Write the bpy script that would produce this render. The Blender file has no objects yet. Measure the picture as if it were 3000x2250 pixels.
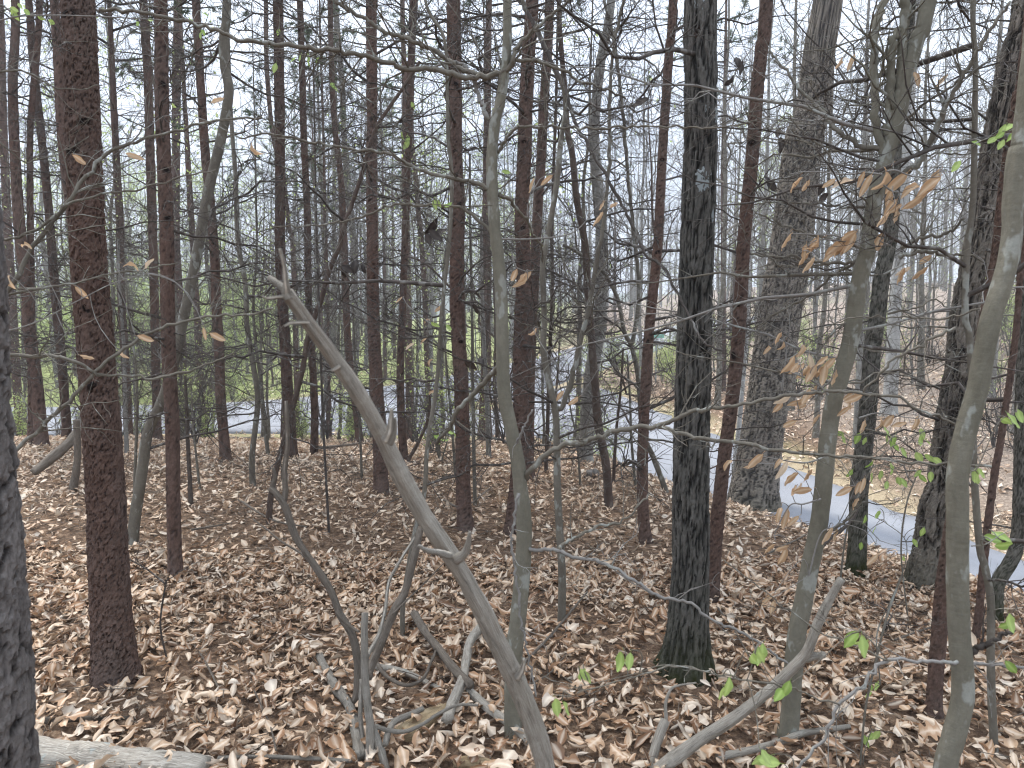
import bpy, math, random
import numpy as np
from mathutils import Vector, Quaternion, Euler, Matrix

R = math.radians
SC = bpy.context.scene
COL = SC.collection

# ------------------------------------------------------------------ camera, sky, sun, exposure
F = 2080.0                       # focal length in photo pixels (photo is 3000 x 2250)
PITCH = R(5.49)
CAMZ = 1.6
cam_d = bpy.data.cameras.new('camera')
cam = bpy.data.objects.new('camera', cam_d)
COL.objects.link(cam)
cam.location = (0, 0, CAMZ)
cam.rotation_euler = (R(90) - PITCH, 0, 0)
cam_d.sensor_width = 36.0
cam_d.lens = 36.0 * F / 3000.0
cam_d.clip_start = 0.05
cam_d.clip_end = 3000
cam_d.dof.use_dof = True
cam_d.dof.focus_distance = 5.2
cam_d.dof.aperture_fstop = 7.0
SC.camera = cam

SUN_EL, SUN_AZ = R(60), R(318)    # azimuth clockwise from +Y
w = bpy.data.worlds.new('World')
SC.world = w
w.use_nodes = True
nt = w.node_tree
nt.nodes.clear()
out = nt.nodes.new('ShaderNodeOutputWorld')
bg = nt.nodes.new('ShaderNodeBackground')
bg.inputs['Strength'].default_value = 0.14
sky = nt.nodes.new('ShaderNodeTexSky')
sky.sky_type = 'NISHITA'
sky.sun_disc = False
sky.sun_elevation = SUN_EL
sky.sun_rotation = SUN_AZ
sky.dust_density = 3.0
mixw = nt.nodes.new('ShaderNodeMix')
mixw.data_type = 'RGBA'
mixw.inputs[0].default_value = 0.86
cl = nt.nodes.new('ShaderNodeTexNoise')
cl.inputs['Scale'].default_value = 2.2
cl.inputs['Detail'].default_value = 4
rmp = nt.nodes.new('ShaderNodeValToRGB')
rmp.color_ramp.elements[0].position = 0.3
rmp.color_ramp.elements[0].color = (5.9, 6.75, 8.1, 1)
rmp.color_ramp.elements[1].position = 0.75
rmp.color_ramp.elements[1].color = (7.4, 8.1, 9.1, 1)
nt.links.new(cl.outputs['Fac'], rmp.inputs[0])
nt.links.new(sky.outputs[0], mixw.inputs[6])
nt.links.new(rmp.outputs[0], mixw.inputs[7])
tcw = nt.nodes.new('ShaderNodeTexCoord')
sxw = nt.nodes.new('ShaderNodeSeparateXYZ')
nt.links.new(tcw.outputs['Generated'], sxw.inputs[0])
mxz = nt.nodes.new('ShaderNodeMath')          # standard overcast sky: luminance (1 + 2 sin elevation) / 3
mxz.operation = 'MAXIMUM'
mxz.inputs[1].default_value = 0.0
nt.links.new(sxw.outputs[2], mxz.inputs[0])
mad = nt.nodes.new('ShaderNodeMath')
mad.operation = 'MULTIPLY_ADD'
mad.inputs[1].default_value = 0.667
mad.inputs[2].default_value = 0.333
nt.links.new(mxz.outputs[0], mad.inputs[0])
vml = nt.nodes.new('ShaderNodeVectorMath')
vml.operation = 'SCALE'
nt.links.new(mixw.outputs[2], vml.inputs[0])
nt.links.new(mad.outputs[0], vml.inputs['Scale'])
nt.links.new(vml.outputs[0], bg.inputs['Color'])
nt.links.new(bg.outputs[0], out.inputs[0])

sd = bpy.data.lights.new('sun', 'SUN')
sd.energy = 1.5
sd.angle = R(11)
sd.color = (1.0, 0.955, 0.895)
sun = bpy.data.objects.new('sun', sd)
COL.objects.link(sun)
sdir = Vector((math.sin(SUN_AZ) * math.cos(SUN_EL), math.cos(SUN_AZ) * math.cos(SUN_EL), math.sin(SUN_EL)))
sun.rotation_euler = sdir.to_track_quat('Z', 'Y').to_euler()

SC.view_settings.view_transform = 'Standard'
SC.view_settings.look = 'None'
SC.view_settings.exposure = 1.58
SC.view_settings.gamma = 1.0
SC.view_settings.use_curve_mapping = False
SC.render.engine = 'CYCLES'
cy = SC.cycles
cy.use_denoising = True
cy.denoiser = 'OPENIMAGEDENOISE'
cy.denoising_input_passes = 'RGB_ALBEDO_NORMAL'
cy.denoising_prefilter = 'ACCURATE'
cy.max_bounces = 4
cy.diffuse_bounces = 2
cy.volume_bounces = 0
cy.use_light_tree = False
cy.glossy_bounces = 1
cy.transmission_bounces = 3
cy.transparent_max_bounces = 4
cy.filter_width = 1.15
cy.use_adaptive_sampling = True
cy.adaptive_threshold = 0.02

# ------------------------------------------------------------------ pixel / world helpers
CP, SP = math.cos(PITCH), math.sin(PITCH)


def ray(u, v):
    a, b = (u - 1500.0) / F, -(v - 1125.0) / F
    return np.array([a, CP + b * SP, b * CP - SP])


def at(u, v, Y):
    d = ray(u, v)
    return np.array([0, 0, CAMZ]) + d * (Y / d[1])


def project(p):
    x, y, z = p[0], p[1], p[2] - CAMZ
    dep = y * CP - z * SP
    up = y * SP + z * CP
    return 1500 + F * x / dep, 1125 - F * up / dep


def sstep(a, b, x):
    t = np.clip((np.asarray(x, float) - a) / (b - a), 0, 1)
    return t * t * (3 - 2 * t)


def softplus(x, k=2.0):
    return np.log1p(np.exp(np.clip(x * k, -40, 40))) / k


def ghash(ix, iy, seed=0):
    h = (ix.astype(np.int64) * 374761393 + iy.astype(np.int64) * 668265263 + seed * 974634777) & 0xffffffff
    h = ((h ^ (h >> 13)) * 1274126177) & 0xffffffff
    h = ((h ^ (h >> 16)) * 2246822519) & 0xffffffff
    h = h ^ (h >> 15)
    return (h & 0xffffff) / float(0x1000000)


def vnoise(x, y, seed=0):
    ix, iy = np.floor(x), np.floor(y)
    fx, fy = x - ix, y - iy
    fx, fy = fx * fx * (3 - 2 * fx), fy * fy * (3 - 2 * fy)
    a, b = ghash(ix, iy, seed), ghash(ix + 1, iy, seed)
    c, d = ghash(ix, iy + 1, seed), ghash(ix + 1, iy + 1, seed)
    return (a + (b - a) * fx) * (1 - fy) + (c + (d - c) * fx) * fy


# ------------------------------------------------------------------ terrain
RA = np.array([(11, 0.2, -2.7), (9.5, 2.5, -2.5), (7.4, 6, -2.25), (5.7, 8.6, -2.0), (4.6, 11.5, -1.75), (3.8, 14.5, -1.6), (3.2, 18, -1.5), (2.4, 23, -1.43), (1.6, 28.5, -1.35)])
RB = np.array([(-60, 17, -1.6), (-40, 19, -1.55), (-20, 20.5, -1.5), (-9, 22, -1.45), (-4.6, 25.5, -1.4), (-1.6, 30.5, -1.33), (1.2, 36, -1.2), (4, 42, -.95), (7.5, 49, -.5), (13, 58, .2), (24, 72, 1.2), (45, 90, 2.5), (80, 110, 4)])
RC = np.array([(-13, 20.9, -1.47), (-8, 21.0, -1.45), (-4, 20.9, -1.45), (-.5, 20.6, -1.45), (2.6, 20.2, -1.46)])
WA, WB = 2.15, 3.0


def crom(P, n):
    P = np.asarray(P, float)
    m = len(P)
    if m == 2:
        t = np.linspace(0, 1, n)[:, None]
        return P[0] * (1 - t) + P[1] * t
    E = np.vstack([2 * P[0] - P[1], P, 2 * P[-1] - P[-2]])
    seg = np.linalg.norm(np.diff(P[:, :3], axis=0), axis=1)
    cum = np.concatenate([[0], np.cumsum(seg)])
    s = np.linspace(0, cum[-1], n)
    i = np.clip(np.searchsorted(cum, s, side='right') - 1, 0, m - 2)
    t = ((s - cum[i]) / np.maximum(seg[i], 1e-9))[:, None]
    p0, p1, p2, p3 = E[i], E[i + 1], E[i + 2], E[i + 3]
    return 0.5 * (2 * p1 + (p2 - p0) * t + (2 * p0 - 5 * p1 + 4 * p2 - p3) * t * t + (3 * p1 - p0 - 3 * p2 + p3) * t ** 3)


RAf, RBf, RCf = crom(RA, 26), crom(RB, 44), crom(RC, 8)


def road_near(C, x, y):
    best = np.full(x.shape, 1e9)
    z = np.zeros(x.shape)
    for i in range(len(C) - 1):
        ax, ay, az = C[i]
        dx, dy, dz = C[i + 1] - C[i]
        t = np.clip(((x - ax) * dx + (y - ay) * dy) / (dx * dx + dy * dy), 0, 1)
        d = np.hypot(x - ax - t * dx, y - ay - t * dy)
        m = d < best
        best = np.where(m, d, best)
        z = np.where(m, az + t * dz, z)
    return best, z


def height(x, y, full=False):
    x, y = np.asarray(x, float), np.asarray(y, float)
    sh = x.shape
    x, y = x.ravel(), y.ravel()
    q = y + 2.2 * softplus(x - 0.8, 3)
    near = -0.19 * softplus(q - 8.8, 1.5)
    near = near + 0.05 * np.sin(x * 0.9 + 1) * np.sin(y * 0.8) + 0.06 * sstep(-1, -4, x)
    base = -1.4 - 0.9 * sstep(14, 6, y) * sstep(0, 4, x)
    hillr = 0.20 * softplus(x - 8.4 - 0.12 * np.maximum(y - 14, 0), 0.8)
    hillr = 5 * (1 - np.exp(-hillr / 5))
    far = base + hillr + 0.035 * softplus(y - 34, 0.3) * sstep(-30, 5, x) + 0.012 * softplus(y - 26, .3)
    far = far + 0.25 * (vnoise(x * 0.15 + 9, y * 0.15 + 3, 5) - 0.5)
    z = np.maximum(near, far)
    dA, zA = road_near(RAf, x, y)
    dC, zC = road_near(RCf, x, y)
    zA = np.where(dC < dA, zC, zA)
    dA = np.minimum(dA, dC)
    dB, zB = road_near(RBf, x, y)
    wa = 1 - sstep(WA + 0.25, WA + 2.2, dA)
    wb = 1 - sstep(WB + 0.3, WB + 3.2, dB)
    z = z * (1 - wb) + (zB - 0.06) * wb
    z = z * (1 - wa) + (zA - 0.06) * wa
    z = z + 0.03 * (vnoise(x * 1.3, y * 1.3, 1) - .5) * (1 - np.maximum(wa, wb)) + 0.02 * (vnoise(x * 4, y * 4, 2) - .5) * (1 - np.maximum(wa, wb))
    if full:
        return z.reshape(sh), dA.reshape(sh), dB.reshape(sh)
    return z.reshape(sh)


def gz(x, y):
    return float(height(np.array([x]), np.array([y]))[0])


_S = np.concatenate([np.linspace(0.9, 12, 700), np.linspace(12.05, 120, 900)])


def ground_at(u, v):
    d = ray(u, v)
    O = np.array([0, 0, CAMZ])
    lo, hi = None, None
    for grid in (_S[::12], None, None):
        if grid is None:
            grid = np.linspace(lo, hi, 14)
        P = O[None] + d[None] * (grid / d[1])[:, None]
        below = P[:, 2] < height(P[:, 0], P[:, 1])
        i = int(np.argmax(below)) if below.any() else len(P) - 1
        lo, hi = grid[max(i - 1, 0)], grid[i]
    return P[i]


# ------------------------------------------------------------------ materials
def mat_new(name, rough=0.9, spec=0.25):
    m = bpy.data.materials.new(name)
    m.use_nodes = True
    t = m.node_tree
    b = t.nodes['Principled BSDF']
    b.inputs['Roughness'].default_value = rough
    b.inputs['Specular IOR Level'].default_value = spec
    return m, t, b


def nd(t, typ, ins=None, **kw):
    n = t.nodes.new(typ)
    for k, v in kw.items():
        setattr(n, k, v)
    for k, v in (ins or {}).items():
        if isinstance(v, bpy.types.NodeSocket):
            t.links.new(v, n.inputs[k])
        else:
            n.inputs[k].default_value = v
    return n


def ramp(t, fac, stops):
    n = t.nodes.new('ShaderNodeValToRGB')
    e = n.color_ramp.elements
    while len(e) < len(stops):
        e.new(0.5)
    for el, (p, c) in zip(e, stops):
        el.position = p
        el.color = (c[0], c[1], c[2], 1)
    t.links.new(fac, n.inputs[0])
    return n.outputs[0]


def mixc(t, fac, a, b, mode='MIX'):
    n = t.nodes.new('ShaderNodeMix')
    n.data_type = 'RGBA'
    n.blend_type = mode
    for i, v in ((0, fac), (6, a), (7, b)):
        if isinstance(v, bpy.types.NodeSocket):
            t.links.new(v, n.inputs[i])
        elif i == 0:
            n.inputs[0].default_value = v
        else:
            n.inputs[i].default_value = (v[0], v[1], v[2], 1)
    return n.outputs[2]


def objcoord(t, scale=(1, 1, 1)):
    c = nd(t, 'ShaderNodeTexCoord')
    mp = nd(t, 'ShaderNodeMapping', {'Scale': scale})
    t.links.new(c.outputs['Object'], mp.inputs['Vector'])
    return mp.outputs[0]


def noise(t, vec, scale, detail=4, rough=0.6):
    n = nd(t, 'ShaderNodeTexNoise', {'Scale': scale, 'Detail': detail, 'Roughness': rough})
    t.links.new(vec, n.inputs['Vector'])
    return n.outputs['Fac']


def bump(t, b, h, strength, dist):
    n = nd(t, 'ShaderNodeBump', {'Strength': strength, 'Distance': dist})
    t.links.new(h, n.inputs['Height'])
    t.links.new(n.outputs[0], b.inputs['Normal'])


def bark_mat(name, lo, hi, crev, lichen=None, moss=0.0, zs=0.4, fine=90, lich_pos=0.68):
    """bark: the mesh carries 'bark' = (fissure depth, plate tone, closeness to the root)."""
    m, t, b = mat_new(name, 0.95, 0.12)
    at_ = nd(t, 'ShaderNodeAttribute', attribute_name='bark')
    sep = nd(t, 'ShaderNodeSeparateColor')
    t.links.new(at_.outputs['Color'], sep.inputs[0])
    v = objcoord(t, (1, 1, zs))
    n1 = noise(t, v, fine, 5, .7)
    n2 = noise(t, v, 7, 3)
    c = mixc(t, sep.outputs[1], lo, hi)
    c = mixc(t, n2, c, [x * .72 for x in hi], 'MIX')
    k = nd(t, 'ShaderNodeMath', {0: ramp(t, n1, [(.38, (0, 0, 0)), (.68, (1, 1, 1))]), 1: 0.6}, operation='MULTIPLY')
    c = mixc(t, k.outputs[0], c, [x * .45 for x in lo])
    oi = nd(t, 'ShaderNodeObjectInfo')
    n0 = noise(t, objcoord(t, (1, 1, .35)), 2.2, 3, .6)
    gmix = nd(t, 'ShaderNodeMath', {0: ramp(t, n0, [(.42, (0, 0, 0)), (.62, (1, 1, 1))]), 1: .3}, operation='MULTIPLY').outputs[0]
    gcol = [(hi[0] + hi[1] + hi[2]) / 3 * k_ for k_ in (.98, .86, .76)]
    c = mixc(t, gmix, c, gcol)
    vm = nd(t, 'ShaderNodeMath', {0: oi.outputs['Random'], 1: .34, 2: .86}, operation='MULTIPLY_ADD').outputs[0]
    vs = nd(t, 'ShaderNodeVectorMath', operation='SCALE')
    t.links.new(c, vs.inputs[0])
    t.links.new(vm, vs.inputs['Scale'])
    c = vs.outputs[0]
    c = mixc(t, sep.outputs[0], crev, c)
    if lichen:
        v2 = objcoord(t, (1, 1, .8))
        l1 = noise(t, v2, 5, 4, .65)
        f = ramp(t, l1, [(lich_pos - .04, (0, 0, 0)), (lich_pos + .05, (1, 1, 1))])
        l2 = noise(t, v2, 60, 3)
        f2 = nd(t, 'ShaderNodeMath', {0: f, 1: l2}, operation='MULTIPLY').outputs[0]
        c = mixc(t, f2, c, lichen)
    if moss:
        mm = noise(t, v, 14, 4)
        f = nd(t, 'ShaderNodeMath', {0: sep.outputs[2], 1: mm}, operation='MULTIPLY').outputs[0]
        f = nd(t, 'ShaderNodeMath', {0: f, 1: moss}, operation='MULTIPLY', use_clamp=True).outputs[0]
        c = mixc(t, f, c, (0.032, 0.036, 0.013))
    t.links.new(c, b.inputs['Base Color'])
    bump(t, b, n1, 1.0, 0.009)
    return m


MT = {}
MT['pine'] = bark_mat('pine bark', (.078, .047, .036), (.20, .128, .10), (.016, .010, .008), zs=.6)
MT['pineg'] = bark_mat('greyed pine bark', (.085, .066, .054), (.15, .12, .10), (.03, .022, .017), zs=.6)
MT['near'] = bark_mat('flaky grey bark', (.075, .064, .06), (.24, .215, .20), (.008, .006, .0055), zs=.5)
MT['dark'] = bark_mat('dark furrowed bark', (.085, .08, .07), (.20, .19, .168), (.013, .012, .0105), lichen=(.30, .32, .30), moss=2.2, zs=.3, lich_pos=.72)
MT['oak'] = bark_mat('oak bark', (.12, .10, .08), (.28, .245, .20), (.016, .013, .011), lichen=(.3, .3, .26), moss=1.6, zs=.25, lich_pos=.74)
MT['mossy'] = bark_mat('mossy trunk bark', (.13, .12, .10), (.25, .235, .2), (.03, .03, .022), moss=3.0, zs=.5)


def smooth_bark(name, a, b_, c_, band=0.35, lichen=(.36, .37, .33)):
    m, t, b = mat_new(name, 0.85, 0.2)
    v = objcoord(t, (1, 1, .55))
    n1 = noise(t, v, 9, 5, .65)
    n2 = noise(t, objcoord(t, (1, 1, 3.2)), 22, 3)
    n3 = noise(t, v, 130, 3)
    col = ramp(t, n1, [(.32, a), (.55, b_), (.74, c_)])
    col = mixc(t, nd(t, 'ShaderNodeMath', {0: n2, 1: band}, operation='MULTIPLY').outputs[0], col, [x * .35 for x in a])
    l = ramp(t, noise(t, v, 17, 3, .6), [(.57, (0, 0, 0)), (.63, (1, 1, 1))])
    lf = nd(t, 'ShaderNodeMath', {0: l, 1: .7}, operation='MULTIPLY').outputs[0]
    col = mixc(t, lf, col, lichen)
    col = mixc(t, nd(t, 'ShaderNodeMath', {0: n3, 1: .45}, operation='MULTIPLY').outputs[0], col, [x * .45 for x in a])
    t.links.new(col, b.inputs['Base Color'])
    bump(t, b, nd(t, 'ShaderNodeMath', {0: n2, 1: n3}, operation='ADD').outputs[0], .5, .004)
    return m


MT['beech'] = smooth_bark('beech bark', (.145, .132, .098), (.215, .198, .152), (.285, .268, .215))
MT['sap'] = smooth_bark('sapling bark', (.125, .108, .084), (.20, .178, .142), (.28, .258, .215))
MT['brown'] = smooth_bark('brown sapling bark', (.085, .058, .046), (.13, .095, .075), (.16, .125, .10), lichen=(.2, .17, .14))
MT['pale'] = smooth_bark('pale grey bark', (.30, .29, .27), (.42, .41, .385), (.5, .49, .46), lichen=(.55, .55, .53))
MT['grey'] = smooth_bark('grey bark', (.18, .168, .148), (.27, .255, .228), (.35, .335, .305))
MT['twig'] = smooth_bark('dark twig bark', (.06, .05, .042), (.11, .092, .08), (.19, .17, .15), lichen=(.26, .25, .225))
MT['ptwig'] = smooth_bark('pale twig bark', (.20, .185, .165), (.29, .27, .245), (.37, .355, .33))


def wood_mat(name, a, b_, c_, lichen=None):
    m, t, b = mat_new(name, 0.85, 0.2)
    uv = nd(t, 'ShaderNodeUVMap')
    mp = nd(t, 'ShaderNodeMapping', {'Scale': (5, 5, 1)})
    t.links.new(uv.outputs[0], mp.inputs[0])
    n1 = noise(t, mp.outputs[0], 2.2, 6, .7)
    mp2 = nd(t, 'ShaderNodeMapping', {'Scale': (44, 5, 1)})
    t.links.new(uv.outputs[0], mp2.inputs[0])
    n2 = noise(t, mp2.outputs[0], 3.0, 4, .6)
    n3 = noise(t, objcoord(t), 24, 4)
    col = ramp(t, n2, [(.3, a), (.5, b_), (.72, c_)])
    col = mixc(t, ramp(t, n1, [(.52, (0, 0, 0)), (.7, (.75, .75, .75))]), col, [x * .45 for x in a])
    col = mixc(t, ramp(t, n3, [(.55, (0, 0, 0)), (.75, (.6, .6, .6))]), col, c_)
    if lichen:
        col = mixc(t, ramp(t, noise(t, objcoord(t), 9, 3), [(.66, (0, 0, 0)), (.72, (.8, .8, .8))]), col, lichen)
    t.links.new(col, b.inputs['Base Color'])
    bump(t, b, n2, .9, .008)
    return m


MT['dead'] = wood_mat('weathered dead wood', (.195, .17, .137), (.375, .335, .278), (.58, .535, .46), lichen=(.33, .38, .36))
MT['deadd'] = wood_mat('brown dead wood', (.085, .068, .053), (.17, .14, .11), (.27, .235, .195))
MT['deadg'] = wood_mat('silver grey dead wood', (.145, .126, .102), (.28, .25, .208), (.43, .40, .345))
MT['rot'] = wood_mat('crumbling tan wood', (.24, .16, .085), (.46, .34, .20), (.62, .50, .33))


def leaf_mat(name, cols, trans=.25, attr='tint', rough=.6):
    m, t, b = mat_new(name, rough, .3)
    a = nd(t, 'ShaderNodeAttribute', attribute_name=attr)
    sep = nd(t, 'ShaderNodeSeparateColor')
    t.links.new(a.outputs['Color'], sep.inputs[0])
    n = len(cols)
    col = ramp(t, sep.outputs[0], [(i / (n - 1), c) for i, c in enumerate(cols)])
    v = objcoord(t)
    n1 = noise(t, v, 45, 3)
    col = mixc(t, nd(t, 'ShaderNodeMath', {0: n1, 1: .5}, operation='MULTIPLY').outputs[0], col, [c * .5 for c in cols[n // 2]])
    # veins: paler along midrib, carried by second channel
    col = mixc(t, nd(t, 'ShaderNodeMath', {0: sep.outputs[1], 1: .35}, operation='MULTIPLY').outputs[0], col, [min(1, c * 1.5) for c in cols[-1]])
    t.links.new(col, b.inputs['Base Color'])
    tr = nd(t, 'ShaderNodeBsdfTranslucent')
    t.links.new(col, tr.inputs[0])
    mx = nd(t, 'ShaderNodeMixShader', {0: trans})
    t.links.new(b.outputs[0], mx.inputs[1])
    t.links.new(tr.outputs[0], mx.inputs[2])
    t.links.new(mx.outputs[0], t.nodes['Material Output'].inputs[0])
    return m


MT['litter'] = leaf_mat('dry fallen leaf', [(.085, .045, .027), (.20, .102, .053), (.35, .190, .098), (.47, .29, .168), (.56, .39, .255), (.63, .49, .355), (.70, .605, .495)], .12)
MT['tan'] = leaf_mat('withered beech leaf', [(.50, .30, .155), (.60, .40, .235), (.68, .50, .335), (.72, .59, .45)], .45)
MT['green'] = leaf_mat('fresh spring leaf', [(.25, .37, .08), (.33, .46, .12), (.44, .55, .19)], .4)
MT['bggreen'] = leaf_mat('spring foliage', [(.38, .49, .15), (.49, .59, .21), (.60, .66, .33)], .5)
MT['needle'] = leaf_mat('pine needle', [(.045, .075, .028), (.075, .115, .045), (.11, .15, .07)], .2)
MT['black'] = leaf_mat('withered dark leaf', [(.022, .016, .013), (.04, .03, .024), (.06, .045, .036)], .1)

m, t, b = mat_new('forest ground', .95, .1)
a = nd(t, 'ShaderNodeAttribute', attribute_name='zone')
sep = nd(t, 'ShaderNodeSeparateColor')
t.links.new(a.outputs['Color'], sep.inputs[0])
v = objcoord(t)
n1 = noise(t, v, 26, 6, .75)
n2 = noise(t, v, 3, 5, .7)
n3 = noise(t, v, 110, 3, .7)
soil = ramp(t, n1, [(.32, (.03, .02, .014)), (.45, (.11, .07, .046)), (.56, (.24, .16, .105)), (.68, (.40, .295, .205))])
soil = mixc(t, ramp(t, n3, [(.4, (0, 0, 0)), (.7, (.6, .6, .6))]), soil, (.07, .045, .03))
grass = ramp(t, n2, [(.3, (.16, .19, .065)), (.55, (.26, .30, .11)), (.75, (.37, .37, .19))])
verge = ramp(t, n1, [(.3, (.20, .155, .095)), (.55, (.36, .29, .19)), (.75, (.45, .37, .26))])
slope = ramp(t, n1, [(.3, (.13, .10, .075)), (.5, (.26, .205, .16)), (.68, (.42, .36, .295))])
soil = mixc(t, nd(t, 'ShaderNodeMath', {0: sep.outputs[2], 1: .9}, operation='MULTIPLY', use_clamp=True).outputs[0], soil, slope)
c = mixc(t, sep.outputs[0], soil, grass)
c = mixc(t, sep.outputs[1], c, verge)
t.links.new(c, b.inputs['Base Color'])
bump(t, b, n1, .8, .03)
MT['ground'] = m

m, t, b = mat_new('worn asphalt', .85, .25)
v = objcoord(t)
n1 = noise(t, v, 160, 3, .7)
n2 = noise(t, v, .9, 5, .65)
n3 = noise(t, objcoord(t, (1, .3, 1)), 4, 4)
c = ramp(t, n1, [(.3, (.19, .195, .21)), (.6, (.28, .287, .305)), (.8, (.39, .395, .41))])
c = mixc(t, ramp(t, n2, [(.4, (0, 0, 0)), (.75, (.6, .6, .6))]), c, (.17, .17, .185))
c = mixc(t, ramp(t, n3, [(.62, (0, 0, 0)), (.8, (.5, .5, .5))]), c, (.33, .31, .29))
t.links.new(c, b.inputs['Base Color'])
bump(t, b, n1, .5, .01)
MT['asphalt'] = m

m, t, b = mat_new('wooded hill', 1, .05)
v = objcoord(t)
n1 = noise(t, v, .06, 6, .75)
c = ramp(t, n1, [(.35, (.06, .075, .045)), (.55, (.10, .12, .07)), (.7, (.13, .17, .08))])
t.links.new(c, b.inputs['Base Color'])
bump(t, b, n1, 1, 6)
MT['hill'] = m

m, t, b = mat_new('grey stone', .9, .2)
n1 = noise(t, objcoord(t), 9, 6, .7)
c = ramp(t, n1, [(.3, (.10, .09, .08)), (.6, (.21, .19, .17)), (.8, (.30, .28, .25))])
t.links.new(c, b.inputs['Base Color'])
bump(t, b, n1, .8, .03)
MT['stone'] = m
m, t, b = mat_new('galvanised post', .5, .4)
b.inputs['Base Color'].default_value = (.25, .27, .26, 1)
MT['post'] = m
m, t, b = mat_new('green sign sheet', .45, .4)
b.inputs['Base Color'].default_value = (.20, .42, .33, 1)
MT['sign'] = m


# ------------------------------------------------------------------ mesh helpers
def mk_mesh(name, V, Fc, mats, attr=None, aname='tint', uv=None, smooth=True):
    me = bpy.data.meshes.new(name)
    V = np.asarray(V, np.float32)
    Fc = np.asarray(Fc, np.int32)
    me.from_pydata(V, [], Fc)
    if attr is not None:
        ca = me.color_attributes.new(aname, 'FLOAT_COLOR', 'POINT')
        A = np.ones((len(V), 4), np.float32)
        A[:, :attr.shape[1]] = attr
        ca.data.foreach_set('color', A.ravel())
    if uv is not None:
        l = me.uv_layers.new(name='UVMap')
        vi = np.empty(len(me.loops), np.int32)
        me.loops.foreach_get('vertex_index', vi)
        l.data.foreach_set('uv', np.asarray(uv, np.float32)[vi].ravel())
    if smooth:
        me.shade_smooth()
    for mm in (mats if isinstance(mats, (list, tuple)) else [mats]):
        me.materials.append(MT[mm] if isinstance(mm, str) else mm)
    return me


def link(name, me, parent=None, loc=(0, 0, 0), rot=None, scale=None, kind=None):
    o = bpy.data.objects.new(name, me)
    COL.objects.link(o)
    if parent is not None:
        o.parent = parent
    o.location = loc
    if rot is not None:
        o.rotation_mode = 'QUATERNION'
        o.rotation_quaternion = rot
    if scale is not None:
        o.scale = (scale,) * 3 if not hasattr(scale, '__len__') else scale
    if kind:
        o['kind'] = kind
    return o


def tag(o, label, cat, group=None):
    o['label'] = label
    o['category'] = cat
    if group:
        o['group'] = group
    return o


def thing(name, label, cat, loc, group=None):
    o = bpy.data.objects.new(name, None)
    COL.objects.link(o)
    o.location = tuple(float(x) for x in loc)
    o.empty_display_size = .2
    return tag(o, label, cat, group)


_CA, _CB = [1, 2, 0], [2, 0, 1]


def frames(P):
    T = np.empty_like(P)
    T[1:-1] = P[2:] - P[:-2]
    T[0] = P[1] - P[0]
    T[-1] = P[-1] - P[-2]
    T /= np.maximum(np.sqrt((T * T).sum(1, keepdims=True)), 1e-9)
    avg = np.abs(T).mean(axis=0)
    ref = np.zeros(3)
    ref[int(np.argmin(avg))] = 1
    A = T[:, _CA] * ref[_CB] - T[:, _CB] * ref[_CA]
    A /= np.maximum(np.sqrt((A * A).sum(1, keepdims=True)), 1e-9)
    B = T[:, _CA] * A[:, _CB] - T[:, _CB] * A[:, _CA]
    return T, A, B


class Tubes:
    def __init__(s):
        s.V, s.Q, s.UV, s.n = [], [], [], 0

    def add(s, P, r, k=5, cap=False, rough=0, rng=None):
        P = np.asarray(P, float)
        r = np.broadcast_to(np.asarray(r, float), (len(P),)).copy()
        if cap:
            T0 = P[-1] - P[-2]
            T0 = T0 / max(np.linalg.norm(T0), 1e-9)
            S0 = P[0] - P[1]
            S0 = S0 / max(np.linalg.norm(S0), 1e-9)
            P = np.vstack([P[0] + S0 * r[0] * .15, P, P[-1] + T0 * r[-1] * .15])
            r = np.concatenate([[r[0] * .02], r, [r[-1] * .02]])
        m = len(P)
        _, A, B = frames(P)
        th = np.linspace(0, 2 * np.pi, k, endpoint=False)
        rr = r[:, None] * np.ones((1, k))
        if rough and rng is not None:
            if k >= 10:     # ridges running along the grain
                so = rng.uniform(0, 50)
                tt, ss = np.meshgrid(np.arange(k) / k, np.concatenate([[0], np.cumsum(np.linalg.norm(np.diff(P, axis=0), axis=1))]))
                ca, sa = np.cos(2 * np.pi * tt) * 2.6, np.sin(2 * np.pi * tt) * 2.6
                rg = vnoise(ca + so, sa + ss * 5, 3) - .5 + .7 * (vnoise(ca * 3 + so, sa * 3 + ss * 9, 5) - .5) + .5 * (vnoise(ca * .4 + so + ss * 14, sa * .4, 6) - .5)
                rr = rr * (1 + 1.3 * rough * rg)
            else:
                rr = rr * (1 + rough * (rng.random((m, k)) - .5))
        ring = P[:, None] + rr[..., None] * (A[:, None] * np.cos(th)[None, :, None] + B[:, None] * np.sin(th)[None, :, None])
        s.V.append(ring.reshape(-1, 3))
        cum = np.concatenate([[0], np.cumsum(np.linalg.norm(np.diff(P, axis=0), axis=1))])
        uv = np.stack([np.tile(np.abs(np.arange(k) / k - .5), m), np.repeat(cum, k)], 1)
        s.UV.append(uv)
        i = np.arange(m - 1)[:, None] * k
        j = np.arange(k)[None]
        jn = (j + 1) % k
        q = np.stack([i + j, i + jn, i + k + jn, i + k + j], -1).reshape(-1, 4) + s.n
        s.Q.append(q)
        s.n += m * k

    def mesh(s, name, mat, origin=(0, 0, 0)):
        V = np.concatenate(s.V) - np.asarray(origin)[None]
        return mk_mesh(name, V, np.concatenate(s.Q), mat, uv=np.concatenate(s.UV))


def wig(P, rng, amp):
    P = np.array(P, float)
    L = np.linalg.norm(P[-1] - P[0])
    n = len(P)
    P[1:-1] += rng.normal(0, amp * L / max(n, 3), (n - 2, 3))
    return P


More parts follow.
